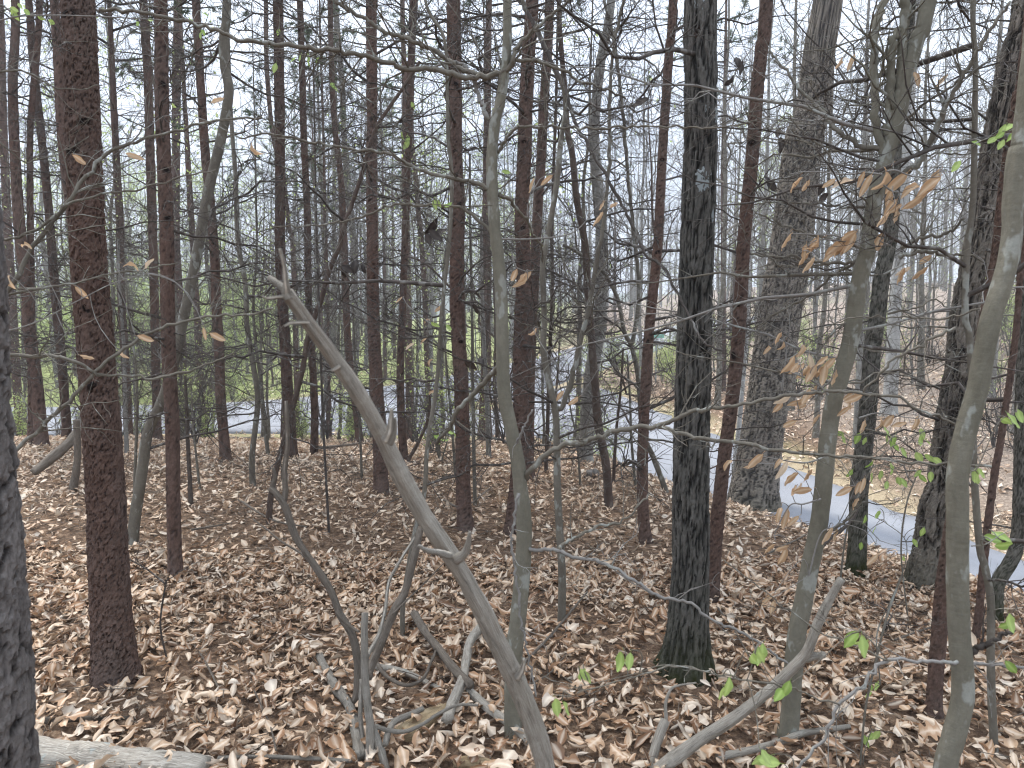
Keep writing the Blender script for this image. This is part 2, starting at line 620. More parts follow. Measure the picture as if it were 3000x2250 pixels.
def rot_to(d, rng=None, roll=None):
    q = Vector((1, 0, 0)).rotation_difference(Vector([float(x) for x in d]).normalized())
    if rng is not None:
        q = q @ Quaternion((1, 0, 0), float(rng.uniform(0, 6.28)))
    return q


def nrm(v):
    return v / max(np.linalg.norm(v), 1e-9)


def twiglets(T, P, r, rng, n, lmin, lmax, k=3, level=1, spread=.9, up=.15, r_f=.45, lo=.12):
    """side twigs along a polyline"""
    P = np.asarray(P, float)
    cum = np.concatenate([[0], np.cumsum(np.linalg.norm(np.diff(P, axis=0), axis=1))])
    r = np.broadcast_to(np.asarray(r, float), (len(P),))
    for _ in range(n):
        s = rng.uniform(lo, 1.0) * cum[-1]
        i = min(int(np.searchsorted(cum, s)) - 1, len(P) - 2)
        i = max(i, 0)
        tt = (s - cum[i]) / max(cum[i + 1] - cum[i], 1e-9)
        p = P[i] * (1 - tt) + P[i + 1] * tt
        d0 = nrm(P[i + 1] - P[i])
        side = nrm(np.cross(d0, rng.normal(0, 1, 3)))
        d = nrm(d0 * rng.uniform(.25, 1.0) + side * spread + np.array([0, 0, up]))
        L = rng.uniform(lmin, lmax) * (1.15 - .6 * s / cum[-1])
        m = 5 if L > .2 else 4
        ts = np.linspace(0, 1, m)[:, None]
        bend = rng.normal(0, .28, 3)
        Q = p + d * L * ts + bend * L * ts ** 2 * .6 + rng.normal(0, .035 * L, (m, 3)) * (ts > 0)
        r0 = max(r[i] * r_f, .0009)
        rr = np.linspace(r0, max(r0 * .35, .0007), m)
        T.add(Q, rr, k)
        if level > 0 and L > .1:
            twiglets(T, Q, rr, rng, int(rng.integers(2, 5)), lmin * .5, lmax * .5, 3, level - 1, spread, up, .6)


# ------------------------------------------------------------------ ground sheet
def axis(lims):
    o = []
    for a, b, st in lims:
        o.append(np.arange(a, b, st))
    o.append([lims[-1][1]])
    return np.concatenate(o)


gx = axis([(-420, -120, 20), (-120, -40, 5), (-40, -14, 1.2), (-14, -8, .4), (-8, 8, .14), (8, 16, .3), (16, 40, 1), (40, 120, 5), (120, 420, 20)])
gy = axis([(-60, -10, 5), (-10, -1, .8), (-1, 12, .14), (12, 36, .25), (36, 70, 1), (70, 160, 5), (160, 620, 20)])
X, Y = np.meshgrid(gx, gy)
Z, DA, DB = height(X, Y, True)
nx, ny = len(gx), len(gy)
idx = np.arange(nx * ny).reshape(ny, nx)
Q = np.stack([idx[:-1, :-1], idx[:-1, 1:], idx[1:, 1:], idx[1:, :-1]], -1).reshape(-1, 4)
dr = np.minimum(DA - WA, DB - WB)
nzn = vnoise(X * .5, Y * .5, 11)
q_ = Y + 2.2 * softplus(X - .8, 3)
beyond = sstep(22.5, 25, Y - .25 * X - 3 * nzn + 1.0)
grass_ = beyond * sstep(3, -8, X - .12 * Y + 3 * nzn) * 0.9
grass_ = np.maximum(grass_, .75 * sstep(1.6, .3, dr) * sstep(13, 17, Y) * nzn * 1.2)
verge_ = sstep(1.3, .25, dr + .7 * (nzn - .5)) * (1 - .45 * (grass_ > .5))
zone = np.stack([np.clip(grass_, 0, 1), np.clip(verge_, 0, 1), sstep(6.5, 9, X - .1 * (Y - 14)) * sstep(5, 9, Y) + sstep(24, 32, Y) * .6], -1).reshape(-1, 3)
me = mk_mesh('forest_floor', np.stack([X, Y, Z], -1).reshape(-1, 3), Q, 'ground', zone, 'zone')
ground = link('ground', me, kind='structure')


def road_mesh(name, C, hw, lift, rng):
    n = len(C) * 8
    P = crom(C, n)
    T = np.gradient(P, axis=0)
    T[:, 2] = 0
    T /= np.linalg.norm(T, axis=1, keepdims=True)
    N = np.stack([T[:, 1], -T[:, 0], np.zeros(n)], 1)
    k = 9
    a = np.linspace(-1, 1, k)
    ed = np.ones((n, k))
    jit = (vnoise(np.arange(n) * .35, np.zeros(n), 3) - .5) * .12
    jit2 = (vnoise(np.arange(n) * .35, np.ones(n) * 7, 4) - .5) * .12
    ed[:, 0] += jit
    ed[:, -1] += jit2
    V = P[:, None] + N[:, None] * (a[None, :] * ed * hw)[..., None]
    V[..., 2] += lift + .03 * (1 - a[None] ** 2)
    bot = V[:, [0, -1]].copy()
    bot[..., 2] -= .14
    V = np.concatenate([bot[:, :1], V, bot[:, 1:]], 1)
    kk = k + 2
    i = np.arange(n - 1)[:, None] * kk
    j = np.arange(kk - 1)[None]
    q = np.stack([i + j, i + j + 1, i + kk + j + 1, i + kk + j], -1).reshape(-1, 4)
    return mk_mesh(name, V.reshape(-1, 3), q, 'asphalt')


rng = np.random.default_rng(5)
link('road', road_mesh('road', RBf, WB, 0.004, rng), kind='structure')
link('road', road_mesh('lane', RAf, WA, -0.002, rng), kind='structure')
link('road', road_mesh('junction', RCf, WA + .3, -0.008, rng), kind='structure')

# far ridge
hx = np.linspace(-430, 430, 120)
hy = np.linspace(250, 600, 24)
HX, HY = np.meshgrid(hx, hy)
ridge = 16 + 22 * np.exp(-((HX + 180) / 140) ** 2) + 5 * np.sin(HX / 80.0)
HZ = -8 + ridge * sstep(250, 420, HY) + 4 * vnoise(HX / 25, HY / 25, 8)
idx = np.arange(HX.size).reshape(HX.shape)
Q = np.stack([idx[:-1, :-1], idx[:-1, 1:], idx[1:, 1:], idx[1:, :-1]], -1).reshape(-1, 4)
link('hill', mk_mesh('hill', np.stack([HX, HY, HZ], -1).reshape(-1, 3), Q, 'hill'), kind='structure')


# ------------------------------------------------------------------ bark trunks
def cells(th, s, nx_, ch, seed, jit=.85):
    gx_, gy_ = th * nx_, s / ch
    iy0 = np.floor(gy_)
    f1 = np.full(th.shape, 9.)
    f2 = np.full(th.shape, 9.)
    rid = np.zeros(th.shape)
    dyy = np.zeros(th.shape)
    for oy in (-1, 0, 1):
        iy = iy0 + oy
        sh = (ghash(iy, iy * 0 + 7, seed + 3))
        ix0 = np.floor(gx_ - sh)
        for ox in (-1, 0, 1):
            ix = ix0 + ox
            ixm = np.mod(ix, nx_)
            cx = ix + sh + .5 + jit * (ghash(ixm, iy, seed) - .5)
            cyy = iy + .5 + jit * (ghash(ixm, iy, seed + 1) - .5)
            dx, dy = gx_ - cx, gy_ - cyy
            d = np.sqrt(dx * dx + dy * dy)
            m = d < f1
            f2 = np.where(m, f1, np.minimum(f2, d))
            rid = np.where(m, ghash(ixm, iy, seed + 2), rid)
            dyy = np.where(m, dy, dyy)
            f1 = np.where(m, d, f1)
    return f1, f2, rid, dyy


def bark_trunk(name, P, r, style, seed, origin, nth=48, ds=.02, top_ds=.15, zfine=3.2, rootflare=0.0):
    """P polyline (world), r radii; bark relief is real geometry."""
    P = np.asarray(P, float)
    C = crom(np.column_stack([P, r]), 400)
    cum = np.concatenate([[0], np.cumsum(np.linalg.norm(np.diff(C[:, :3], axis=0), axis=1))])
    s1 = np.arange(0, min(zfine, cum[-1]), ds)
    s2 = np.arange(min(zfine, cum[-1]), cum[-1], top_ds)
    s = np.concatenate([s1, s2, [cum[-1]]])
    D = np.stack([np.interp(s, cum, C[:, i]) for i in range(4)], 1)
    P, r = D[:, :3], np.maximum(D[:, 3], .004)
    _, A, B = frames(P)
    th = np.arange(nth) / nth
    TH, S = np.meshgrid(th, s)
    rm = float(np.median(r[:max(3, len(s1))]))
    circ = 2 * np.pi * rm
    n2 = vnoise(np.cos(2 * np.pi * TH) * 2 + 10 + S * 2.5, np.sin(2 * np.pi * TH) * 2 + 5 + S * 1.2, seed)
    SW = S + .012 * np.sin(TH * 2 * np.pi * 3 + S * 9) + .02 * (n2 - .5)
    amp = np.clip(rm / .085, .35, 2.2)
    if style in ('pine', 'pineg'):
        sc_ = max(.6, min(1.5, amp))
        wob = vnoise(np.cos(2 * np.pi * TH) * 5 + 10, np.sin(2 * np.pi * TH) * 5 + S * 40, seed + 4) - .5
        wob2 = vnoise(np.cos(2 * np.pi * TH) * 9 + 10, np.sin(2 * np.pi * TH) * 9 + S * 85, seed + 6) - .5
        T2 = np.mod(TH + (.022 * wob + .016 * wob2) * .085 / max(rm, .03), 1)
        S2 = SW + .026 * wob2 + .014 * wob
        f1, f2, rid, dy = cells(T2, S2, max(5, int(circ / (.028 * sc_))), .036 * sc_, seed, 1.0)
        g1, g2, rid2, dy2 = cells(T2, S2, max(7, int(circ / (.014 * sc_))), .019 * sc_, seed + 9, 1.0)
        e1 = sstep(.0, .14, f2 - f1)
        e2 = sstep(.0, .18, g2 - g1)
        gate = sstep(.1, .45, n2 + .25 * wob)
        disp = amp * (-.0062 * (1 - e1) * gate + .0062 * (rid - .5) - .0035 * np.clip(dy, -.6, .6) + .0034 * (rid2 - .5) - .0022 * np.clip(dy2, -.6, .6) + .002 * wob2)
        tone = np.clip(.5 * rid + .35 * rid2 + .5 * wob + .08, 0, 1)
        crev = np.clip(1 - .75 * (1 - e1) * gate - .35 * (1 - e2) * (rid2 > .4), 0, 1)
    elif style == 'near':
        wob = vnoise(np.cos(2 * np.pi * TH) * 4 + 10, np.sin(2 * np.pi * TH) * 4 + S * 9, seed + 4) - .5
        wob2 = vnoise(np.cos(2 * np.pi * TH) * 14 + 10, np.sin(2 * np.pi * TH) * 14 + S * 40, seed + 6) - .5
        T2 = np.mod(TH + .03 * wob + .012 * wob2, 1)
        S2 = SW + .03 * wob2
        f1, f2, rid, dy = cells(T2, S2, max(7, int(circ / .05)), .17, seed, 1.0)
        g1, g2, rid2, dy2 = cells(T2, S2, max(9, int(circ / .02)), .05, seed + 9, 1.0)
        e1 = sstep(.0, .12, f2 - f1)
        wob3 = vnoise(np.cos(2 * np.pi * TH) * 34 + 10, np.sin(2 * np.pi * TH) * 34 + S * 110, seed + 8) - .5
        e2 = sstep(0, .12, g2 - g1)
        disp = -.009 * (1 - e1) + .006 * (rid - .5) + .006 * (rid2 - .5) - .005 * np.clip(dy2, -.5, .5) - .003 * (1 - e2) + .002 * wob2 + .005 * wob3
        tone = np.clip(.35 * rid + .45 * rid2 + .6 * wob3 + .12, 0, 1)
        crev = e1 * (.6 + .4 * e2)
    elif style in ('dark', 'oak', 'mossy'):
        wob = vnoise(np.cos(2 * np.pi * TH) * 5 + 10, np.sin(2 * np.pi * TH) * 5 + S * 7, seed + 4) - .5
        wob2 = vnoise(np.cos(2 * np.pi * TH) * 16 + 10, np.sin(2 * np.pi * TH) * 16 + S * 26, seed + 6) - .5
        wob3 = vnoise(np.cos(2 * np.pi * TH) * 30 + 10, np.sin(2 * np.pi * TH) * 30 + S * 90, seed + 8) - .5
        cw, chh, dep = (.0185, .26, .008) if style == 'dark' else ((.042, .42, .017) if style == 'oak' else (.03, .06, .004))
        wth = TH + (1.1 * wob + .6 * wob2) * cw / circ
        f1, f2, rid, dy = cells(np.mod(wth, 1), SW + chh * .25 * wob2, max(8, int(circ / cw)), chh, seed, 1.0)
        g1, g2, rid2, dy2 = cells(np.mod(wth, 1), SW + .01 * wob3, max(10, int(circ / (cw * .5))), chh * .3, seed + 9, 1.0)
        crev = sstep(.0, .30, f2 - f1)
        disp = -dep * (1 - crev) + dep * .5 * (rid - .5) + dep * .35 * (rid2 - .5) - dep * .25 * (1 - sstep(0, .2, g2 - g1)) + dep * .5 * wob3
        crev = crev * (.7 + .3 * sstep(0, .2, g2 - g1))
        tone = np.clip(.45 * rid + .35 * rid2 + .5 * wob3 + .1, 0, 1)
    else:
        disp = rm * (.10 * (n2 - .5) + .02 * np.sin(S * 60 + n2 * 6))
        crev = np.ones_like(S)
        tone = n2
    lowf = .06 * rm * np.sin(2 * np.pi * TH * 2 + seed + S * .8) + .04 * rm * np.sin(2 * np.pi * TH * 3 + S * 1.3)
    RR = r[:, None] + disp + lowf
    if rootflare:
        lobes = .5 + .5 * np.sin(2 * np.pi * TH * 5 + seed) * np.sin(2 * np.pi * TH * 2 + seed * .7)
        fl = np.exp(-np.maximum(S - .1, 0) / (rm * 1.7))
        RR = RR + rootflare * rm * fl * (.35 + lobes)
    RR = np.maximum(RR, .002)
    ring = P[:, None] + RR[..., None] * (A[:, None] * np.cos(2 * np.pi * TH)[..., None] + B[:, None] * np.sin(2 * np.pi * TH)[..., None])
    V = ring.reshape(-1, 3) - np.asarray(origin)[None]
    m, k = len(s), nth
    i = np.arange(m - 1)[:, None] * k
    j = np.arange(k)[None]
    jn = (j + 1) % k
    Qd = np.stack([i + j, i + jn, i + k + jn, i + k + j], -1).reshape(-1, 4)
    root = np.exp(-np.maximum(S - .1, 0) / .15)
    at_ = np.stack([crev.ravel(), tone.ravel(), root.ravel()], 1)
    uv = np.stack([np.abs(TH - .5).ravel(), S.ravel()], 1)
    me = mk_mesh(name, V, Qd, style, at_, 'bark', uv, smooth=style not in ('pine', 'pineg', 'dark', 'oak', 'near'))
    return me


# ------------------------------------------------------------------ shared branch shapes
def dead_branch_mesh(seed, mat='twig'):
    rng = np.random.default_rng(seed)
    T = Tubes()
    n = 9
    ts = np.linspace(0, 1, n)
    curve = rng.uniform(-.35, .15)
    P = np.stack([ts, .1 * np.sin(ts * rng.uniform(2, 5)) * rng.choice([-1, 1]), .22 * ts * rng.uniform(-.2, 1) + curve * ts ** 2], 1)
    P[1:] += rng.normal(0, .014, (n - 1, 3))
    r = np.linspace(.0095, .0018, n)
    T.add(P, r, 5)
    twiglets(T, P, r, rng, int(rng.integers(12, 19)), .14, .5, 3, 2, .85, .02, .5, .15)
    return T.mesh('dead_branch', mat)


DEAD = [dead_branch_mesh(100 + i) for i in range(9)]


def needle_tuft_arrays(C, D, rng, n=26, L=.11, wdt=.0035):
    """flat thin needles around tips: C centers, D directions"""
    N = len(C) * n
    c = np.repeat(C, n, 0)
    d = np.repeat(D, n, 0) * .8 + rng.normal(0, .55, (N, 3))
    d /= np.linalg.norm(d, axis=1, keepdims=True)
    sd_ = np.cross(d, rng.normal(0, 1, (N, 3)))
    sd_ /= np.linalg.norm(sd_, axis=1, keepdims=True)
    l = L * rng.uniform(.7, 1.2, (N, 1))
    base = c - np.repeat(D, n, 0) * rng.uniform(0, .16, (N, 1))
    V = np.stack([base - sd_ * wdt, base + sd_ * wdt, base + d * l], 1).reshape(-1, 3)
    Fc = np.arange(N * 3).reshape(-1, 3)
    tint = np.repeat(rng.random(N), 3)
    return V, Fc, np.stack([tint, np.zeros_like(tint)], 1)


def pine_crown_meshes(seed, needles=True, wd=.006, nn=13):
    """crown of a pine, local to the trunk at crown start; returns limb meshes and needle mesh"""
    rng = np.random.default_rng(seed)
    limbs, tipsC, tipsD = [], [], []
    for k in range(16):
        T = Tubes()
        z = k * .27 + rng.uniform(0, .2)
        az = k * 2.4 + rng.uniform(-.3, .3)
        L = rng.uniform(1.0, 1.9) * (1 - .035 * k)
        n = 7
        ts = np.linspace(0, 1, n)
        d = np.array([math.cos(az), math.sin(az), 0])
        P = np.array([0, 0, z]) + d[None] * (ts * L)[:, None] + np.array([0, 0, 1])[None] * (.35 * L * ts ** 1.5)[:, None]
        P[1:] += rng.normal(0, .03, (n - 1, 3))
        r = np.linspace(.022, .005, n)
        T.add(P, r, 4)
        for q in range(9):
            i = rng.integers(2, n)
            dd = nrm(d * .8 + rng.normal(0, .6, 3) + np.array([0, 0, .3]))
            l2 = rng.uniform(.2, .5)
            Pq = P[i] + dd[None] * (np.linspace(0, 1, 3) * l2)[:, None]
            T.add(Pq, [.005, .004, .003], 3)
            for f in (.55, .8, 1.0):
                tipsC.append(P[i] + dd * l2 * f)
                tipsD.append(dd)
        limbs.append(T.mesh('limb', 'pineg'))
    V, Fc, A = needle_tuft_arrays(np.array(tipsC), np.array(tipsD), rng, nn, .14, wd)
    return limbs, mk_mesh('needles', V, Fc, 'needle', A, smooth=False)


PCROWN = [pine_crown_meshes(300 + i) for i in range(3)]


def place_dead(root, P, r, n, rng, smin, smax, z0, z1, el=(-.35, .45)):
    P = np.asarray(P)
    base = np.array(root.location)
    for _ in range(n):
        z = rng.uniform(z0, z1)
        i = int(np.clip(np.searchsorted(P[:, 2], z) - 1, 0, len(P) - 2))
        t_ = np.clip((z - P[i, 2]) / max(P[i + 1, 2] - P[i, 2], 1e-6), 0, 1)
        p = P[i] * (1 - t_) + P[i + 1] * t_
        az, e = rng.uniform(0, 6.283), rng.uniform(*el)
        d = np.array([math.cos(az) * math.cos(e), math.sin(az) * math.cos(e), math.sin(e)])
        s = rng.uniform(smin, smax) * (1 if rng.random() < .8 else .45)
        # keep twigs off the lens
        tip = p + d * s * 1.1
        if min(p[1], tip[1]) < 1.5 and abs(tip[0]) < 1.6 and tip[1] > -1:
            continue
        yaw = Quaternion((0, 0, 1), az) @ Quaternion((0, 1, 0), -e) @ Quaternion((1, 0, 0), float(rng.uniform(-.5, .5)))
        link('branch', DEAD[int(rng.integers(len(DEAD)))], root, tuple(p - base + d * .5 * r), yaw, s)


def parse(s):
    return [tuple(float(a) for a in p.split(',')) for p in s.split()]


TREES = {}


def fg_tree(key, name, label, style, path, w0, w1, H, ndead=0, depth=None, group=None, cat='tree', dl=(.45, 1.35), nth=None, ds=None, flare=.5, crown=True, z0=.5, seed=None, sink=.12, dtop=0.0):
    """a measured trunk: base pixel first, then upwards; depth from the ground under the base pixel"""
    px = parse(path)
    if depth is None:
        b0 = ground_at(*px[0])
    else:
        b0 = at(px[0][0], px[0][1], depth)
    Yd = b0[1]
    P = [at(u, v, Yd + dtop * i / (len(px) - 1)) for i, (u, v) in enumerate(px)]
    n = len(P)
    rad = [(w0 + (w1 - w0) * i / (n - 1)) * .5 * .95 * Yd / F * math.cos(math.atan((px[i][0] - 1500) / F)) for i in range(n)]
    # go into the soil
    g = gz(P[0][0], P[0][1])
    if P[0][2] > g + .02:
        dvec = nrm(P[0] - P[1])
        dvec = nrm(dvec * np.array([.5, .5, 1]))
        P.insert(0, P[0] + dvec * ((P[0][2] - g) / max(-dvec[2], .2)))
        rad.insert(0, rad[0] * 1.06)
    P.insert(0, P[0] + np.array([0, 0, -sink]))
    rad.insert(0, rad[0] * 1.1)
    # above the frame
    if H:
        d = nrm(P[-1] - P[-3] if len(P) > 3 else P[-1] - P[-2])
        d = nrm(d * np.array([.6, .6, 1]))
        z = P[-1][2]
        r_ = rad[-1]
        steps = 5
        for k in range(1, steps + 1):
            d = nrm(d * np.array([.75, .75, 1]))
            P.append(P[-1] + d * (H - z) / steps)
            rad.append(r_ * (1 - .75 * k / steps))
    P, rad = np.array(P), np.array(rad)
    sd_ = seed if seed is not None else (abs(hash_s(key)) % 997)
    base = np.array([P[1][0], P[1][1], gz(P[1][0], P[1][1])])
    root = thing(name, label, cat, base, group)
    rm = rad[2]
    dist = Yd
    if nth is None:
        nth = int(np.clip(rad.max() * F * .85 / dist, 12, 80))
    if ds is None:
        ds = float(np.clip(dist * .0040, .009, .05))
    zf = float(min(P[-1][2] - P[0][2], 2.2 + .45 * dist))
    me = bark_trunk('trunk', P, rad, style, sd_, base, nth, ds, .25, zf, flare)
    link('trunk', me, root)
    rng = np.random.default_rng(sd_)
    vis_top = CAMZ + .44 * dist + .5
    if ndead:
        place_dead(root, P, rm, int(ndead * (1.9 if dist > 5 else 1.2)), rng, dl[0], dl[1], base[2] + z0, max(base[2] + z0 + .15, min(vis_top, P[-1][2] - (.5 if H else .05))))
    if crown and H and style in ('pine', 'pineg'):
        limbs, nee = PCROWN[int(rng.integers(3))]
        off = P[-1] - base
        zc = off - np.array([0, 0, 4.0])
        sc_ = float(rng.uniform(.85, 1.1))
        for li in limbs[::2]:
            link('limb', li, root, tuple(zc), None, sc_)
        link('needles', nee, root, tuple(zc), None, sc_, 'stuff')
    TREES[key] = dict(root=root, P=P, r=rad, base=base, Y=Yd, label=label, u=px[len(px) // 2][0])
    return root


def hash_s(s):
    h = 7
    for c_ in s:
        h = (h * 31 + ord(c_)) & 0xffffff
    return h


BRS = []


def branch_obj(root, pix, w0, w1, d0, d1, mat, rng, ntw=0, lt=(.08, .3), level=1, name='branch', k=7, ex=None, up=.1, spread=.8, rf=.45):
    """measured branch: pixels from the trunk outwards, depth d0 -> d1 metres"""
    px = parse(pix) if isinstance(pix, str) else pix
    n = len(px)
    P = np.array([at(u, v, d0 + (d1 - d0) * i / (n - 1)) for i, (u, v) in enumerate(px)])
    rr = np.array([(w0 + (w1 - w0) * i / (n - 1)) * .5 * (d0 + (d1 - d0) * i / (n - 1)) / F for i in range(n)])
    C = crom(np.column_stack([P, rr]), max(8, n * 5))
    C[1:-1, :3] += rng.normal(0, .003, (len(C) - 2, 3))
    T = Tubes()
    r_ = np.maximum(C[:, 3], .0008)
    knots = 1 + .16 * (rng.random(len(r_)) > .86)
    T.add(C[:, :3], r_ * knots, k, cap=True, rough=.12, rng=rng)
    if ntw:
        twiglets(T, C[:, :3], C[:, 3], rng, ntw, lt[0], lt[1], 3, level, spread, up, rf)
    if ex is not None:
        ex(T, C)
    BRS.append(C[:, :3])
    base = np.array(root.location) if root is not None else np.zeros(3)
    me = T.mesh(name, mat, base)
    o = link(name, me, root)
    return o, C[:, :3]


# ------------------------------------------------------------------ measured trunks (base pixel first)
PG = 'reddish pines on the leaf-covered knoll'
fg_tree('near', 'old_tree', 'very close grey flaky trunk at the picture edge beside the weathered log', 'near', '-32,2600 -52,2066 -80,1707 -136,1107 -158,633', 345, 330, 9, 0, depth=1.45, crown=False, flare=.1, nth=90, ds=.009)
fg_tree('p1', 'pine_tree', 'thick reddish pine trunk standing clear of the leaves near the weathered log', 'pine', '340,1990 322,1700 308,1400 283,1060 256,725 240,350 226,0', 136, 112, 13, 5, group=PG, flare=.4, nth=88, ds=.0085, dl=(.25, .6), z0=1.9)
fg_tree('p1b', 'pine_tree', 'slim pine trunk half hidden behind the thick reddish pine', 'pine', '296,1330 262,1100 232,850 205,600 182,400 166,100', 34, 30, 14, 14, group=PG)
fg_tree('p2a', 'pine_tree', 'outermost slim pine in the cluster beside the flaky grey trunk', 'pine', '62,1285 44,1060 34,880 24,700 10,400 2,100', 32, 28, 14, 16, group=PG)
fg_tree('p2b', 'pine_tree', 'stout dark pine between the flaky grey trunk and the thick reddish pine', 'pine', '124,1306 106,1120 86,971 79,836 60,700 46,500 38,250 46,30', 46, 28, 14, 20, group=PG)
fg_tree('p2c', 'pine_tree', 'slender pine just outside the thick reddish pine, tipping over at its top', 'pine', '197,1288 194,1220 181,1061 163,881 149,700 136,542 113,316 97,181 86,20', 31, 25, 14, 20, group=PG)
fg_tree('p2d', 'pine_tree', 'slender pine crossing its neighbour high up beside the flaky grey trunk', 'pine', '92,1300 92,1100 91,900 90,750 88,588 88,407 97,271 115,45', 24, 22, 14, 18, group=PG)
fg_tree('p4', 'pine_tree', 'knobbly pine beside the leaning curved stem, its base bare among leaves', 'pine', '515,1690 508,1446 505,1250 495,1062 490,881 488,700 479,452 475,362 472,181 470,0', 48, 40, 13, 26, group=PG, dl=(.35, 1.0), z0=.9)
fg_tree('p4b', 'pine_tree', 'pine partly hidden behind the knobbly pine, seen on its outer side', 'pine', '462,1290 457,1107 452,881 447,700 440,450 434,230 420,0', 30, 26, 14, 20, group=PG)
fg_tree('p4c', 'pine_tree', 'pine close behind the knobbly pine on its inner side', 'pine', '538,1280 533,1062 524,881 515,700 515,497 517,271 522,45', 30, 27, 14, 20, group=PG)
fg_tree('s5', 'curved_tree', 'brown tree leaning and bending like a bow behind the thick reddish pine', 'sap', '388,1595 398,1500 407,1446 420,1355 434,1265 475,1175 511,1062 533,949 560,836 585,700 601,610 619,520 642,429 660,339 670,262 658,194 654,113 664,0', 41, 25, 9, 6, flare=.1)
fg_tree('p6', 'pine_tree', 'straight pine beside the bowed brown tree, base at the knoll edge', 'pine', '662,1351 655,1265 646,1152 642,1016 633,881 628,745 612,560 601,452 592,316 583,158 574,0', 33, 27, 14, 22, group=PG)
fg_tree('s7', 'sapling', 'crooked dark sapling beside the straight pine at the knoll edge', 'sap', '741,1423 738,1350 741,1310 755,1175 741,1062 723,949 719,836 696,700 690,520 676,330 668,120', 20, 12, 6, 12, flare=.1)
fg_tree('s7b', 'sapling', 'thin forked dark stem leaning at the knoll edge by the road', 'sap', '598,1275 612,1180 625,1080 633,980 620,870 605,760 612,600 600,420', 18, 9, 5, 10, flare=.1)
fg_tree('s7c', 'sapling', 'thin grey stem leaning out between crooked sapling and the dead branch tip', 'sap', '786,1335 772,1220 764,1120 748,1000 742,880 752,740', 14, 8, 5, 9, flare=.1)
fg_tree('p8', 'pine_tree', 'straight reddish pine just behind the tip of the big dead branch', 'pine', '852,1338 847,1175 843,1152 836,1016 827,881 820,730 820,600 820,452 818,226 815,0', 40, 30, 14, 22, group=PG)
fg_tree('p9', 'pine_tree', 'slim pine next to the straight pine behind the dead branch tip', 'pine', '920,1335 922,1200 913,1016 904,881 901,700 899,588 890,407 886,226 879,0', 27, 18, 13, 20, group=PG)
fg_tree('p10', 'pine_tree', 'thin distant pine seen above the tip of the big dead branch', 'pine', '872,1290 866,1000 858,720 845,655 830,520 800,400 782,203 779,0', 17, 13, 13, 14, group=PG)
fg_tree('p11', 'pine_tree', 'slender brown pine above the upper third of the big dead branch', 'pine', '1055,1305 1046,1220 1030,1107 1019,994 1012,836 1008,700 1003,600 996,497 980,362 971,181 967,0', 24, 17, 13, 18, group=PG)
fg_tree('g11', 'bare_tree', 'grey lichened trunk behind the slender brown pine', 'grey', '1024,1268 1036,1100 1043,980 1039,881 1035,700 1020,560 1008,400 1000,220 985,40', 26, 16, 13, 10)
fg_tree('s12', 'leaning_sapling', 'long brown sapling leaning steeply behind the big dead branch', 'brown', '788,1533 792,1470 800,1423 809,1378 840,1265 863,1175 886,1084 904,980 940,881 962,799 994,723 1003,678 1030,601 1057,520 1075,452 1102,375 1139,316 1184,253 1230,180', 20, 9, 0, 8, crown=False, flare=.05)
fg_tree('p13', 'pine_tree', 'straight dark red pine crossed low down by the big dead branch', 'pine', '1118,1441 1112,1288 1105,1152 1098,1016 1093,881 1091,700 1089,588 1089,452 1089,226 1087,0', 44, 33, 14, 24, group=PG, ds=.014)
fg_tree('p14', 'pine_tree', 'slim red pine beside the pine that the dead branch crosses', 'pine', '1184,1350 1177,1242 1173,1107 1177,971 1182,836 1186,700 1191,588 1197,407 1202,226 1209,0', 27, 19, 13, 20, group=PG)
fg_tree('p15', 'pine_tree', 'thin pine bending away between two red pines at the knoll edge', 'pine', '1256,1262 1254,1152 1249,1016 1245,881 1236,723 1227,633 1220,542 1206,384 1210,180 1218,0', 18, 13, 13, 16, group=PG)
fg_tree('p16', 'pine_tree', 'sturdy red pine standing beside the smooth grey beech stem', 'pine', '1365,1553 1358,1446 1356,1288 1351,1107 1342,971 1338,836 1340,700 1342,588 1333,452 1329,226 1326,0', 50, 36, 14, 20, group=PG, ds=.013, z0=1.2)
fg_tree('s16', 'sapling', 'slender grey sapling swaying beside the sturdy red pine', 'sap', '1180,1866 1182,1760 1215,1560 1243,1446 1252,1310 1279,1130 1288,1016 1297,881 1317,700 1324,520 1313,407 1310,271 1301,113 1249,14', 17, 9, 4.5, 8, flare=.1)
fg_tree('b17', 'beech_tree', 'smooth grey-green beech stem with long side branches beside the sturdy red pine', 'beech', '1504,2150 1503,2050 1506,1930 1516,1830 1527,1720 1535,1605 1535,1500 1527,1446 1518,1355 1500,1265 1478,1152 1473,1016 1469,881 1460,750 1451,678 1442,542 1442,452 1451,353 1464,307 1478,217 1487,113 1487,0', 58, 27, 7, 0, nth=56, ds=.009, flare=.15, crown=False)
fg_tree('p18', 'pine_tree', 'red pine close behind the smooth beech stem', 'pine', '1500,1560 1512,1446 1522,1350 1527,1242 1525,1107 1527,971 1534,836 1540,700 1527,740 1529,633 1536,452 1540,316 1549,136 1558,0'.replace('1540,700 1527,740', '1534,760'), 46, 41, 14, 22, group=PG, ds=.013)
fg_tree('p19', 'pine_tree', 'red pine leaning out from behind the pine at the beech stem', 'pine', '1548,1400 1550,1200 1556,1000 1568,750 1577,588 1586,452 1595,271 1604,158 1610,0', 34, 29, 14, 18, group=PG)
fg_tree('s20', 'forked_sapling', 'pale mottled sapling that forks low, beyond the beech stem', 'sap', '1645,1830 1647,1690 1640,1560 1634,1446 1631,1288 1626,1197 1606,1107 1592,1016 1595,926 1590,790 1599,723 1631,542 1644,407 1658,316 1649,253 1622,199 1572,81 1531,0', 27, 11, 5, 12, flare=.1, ds=.012)
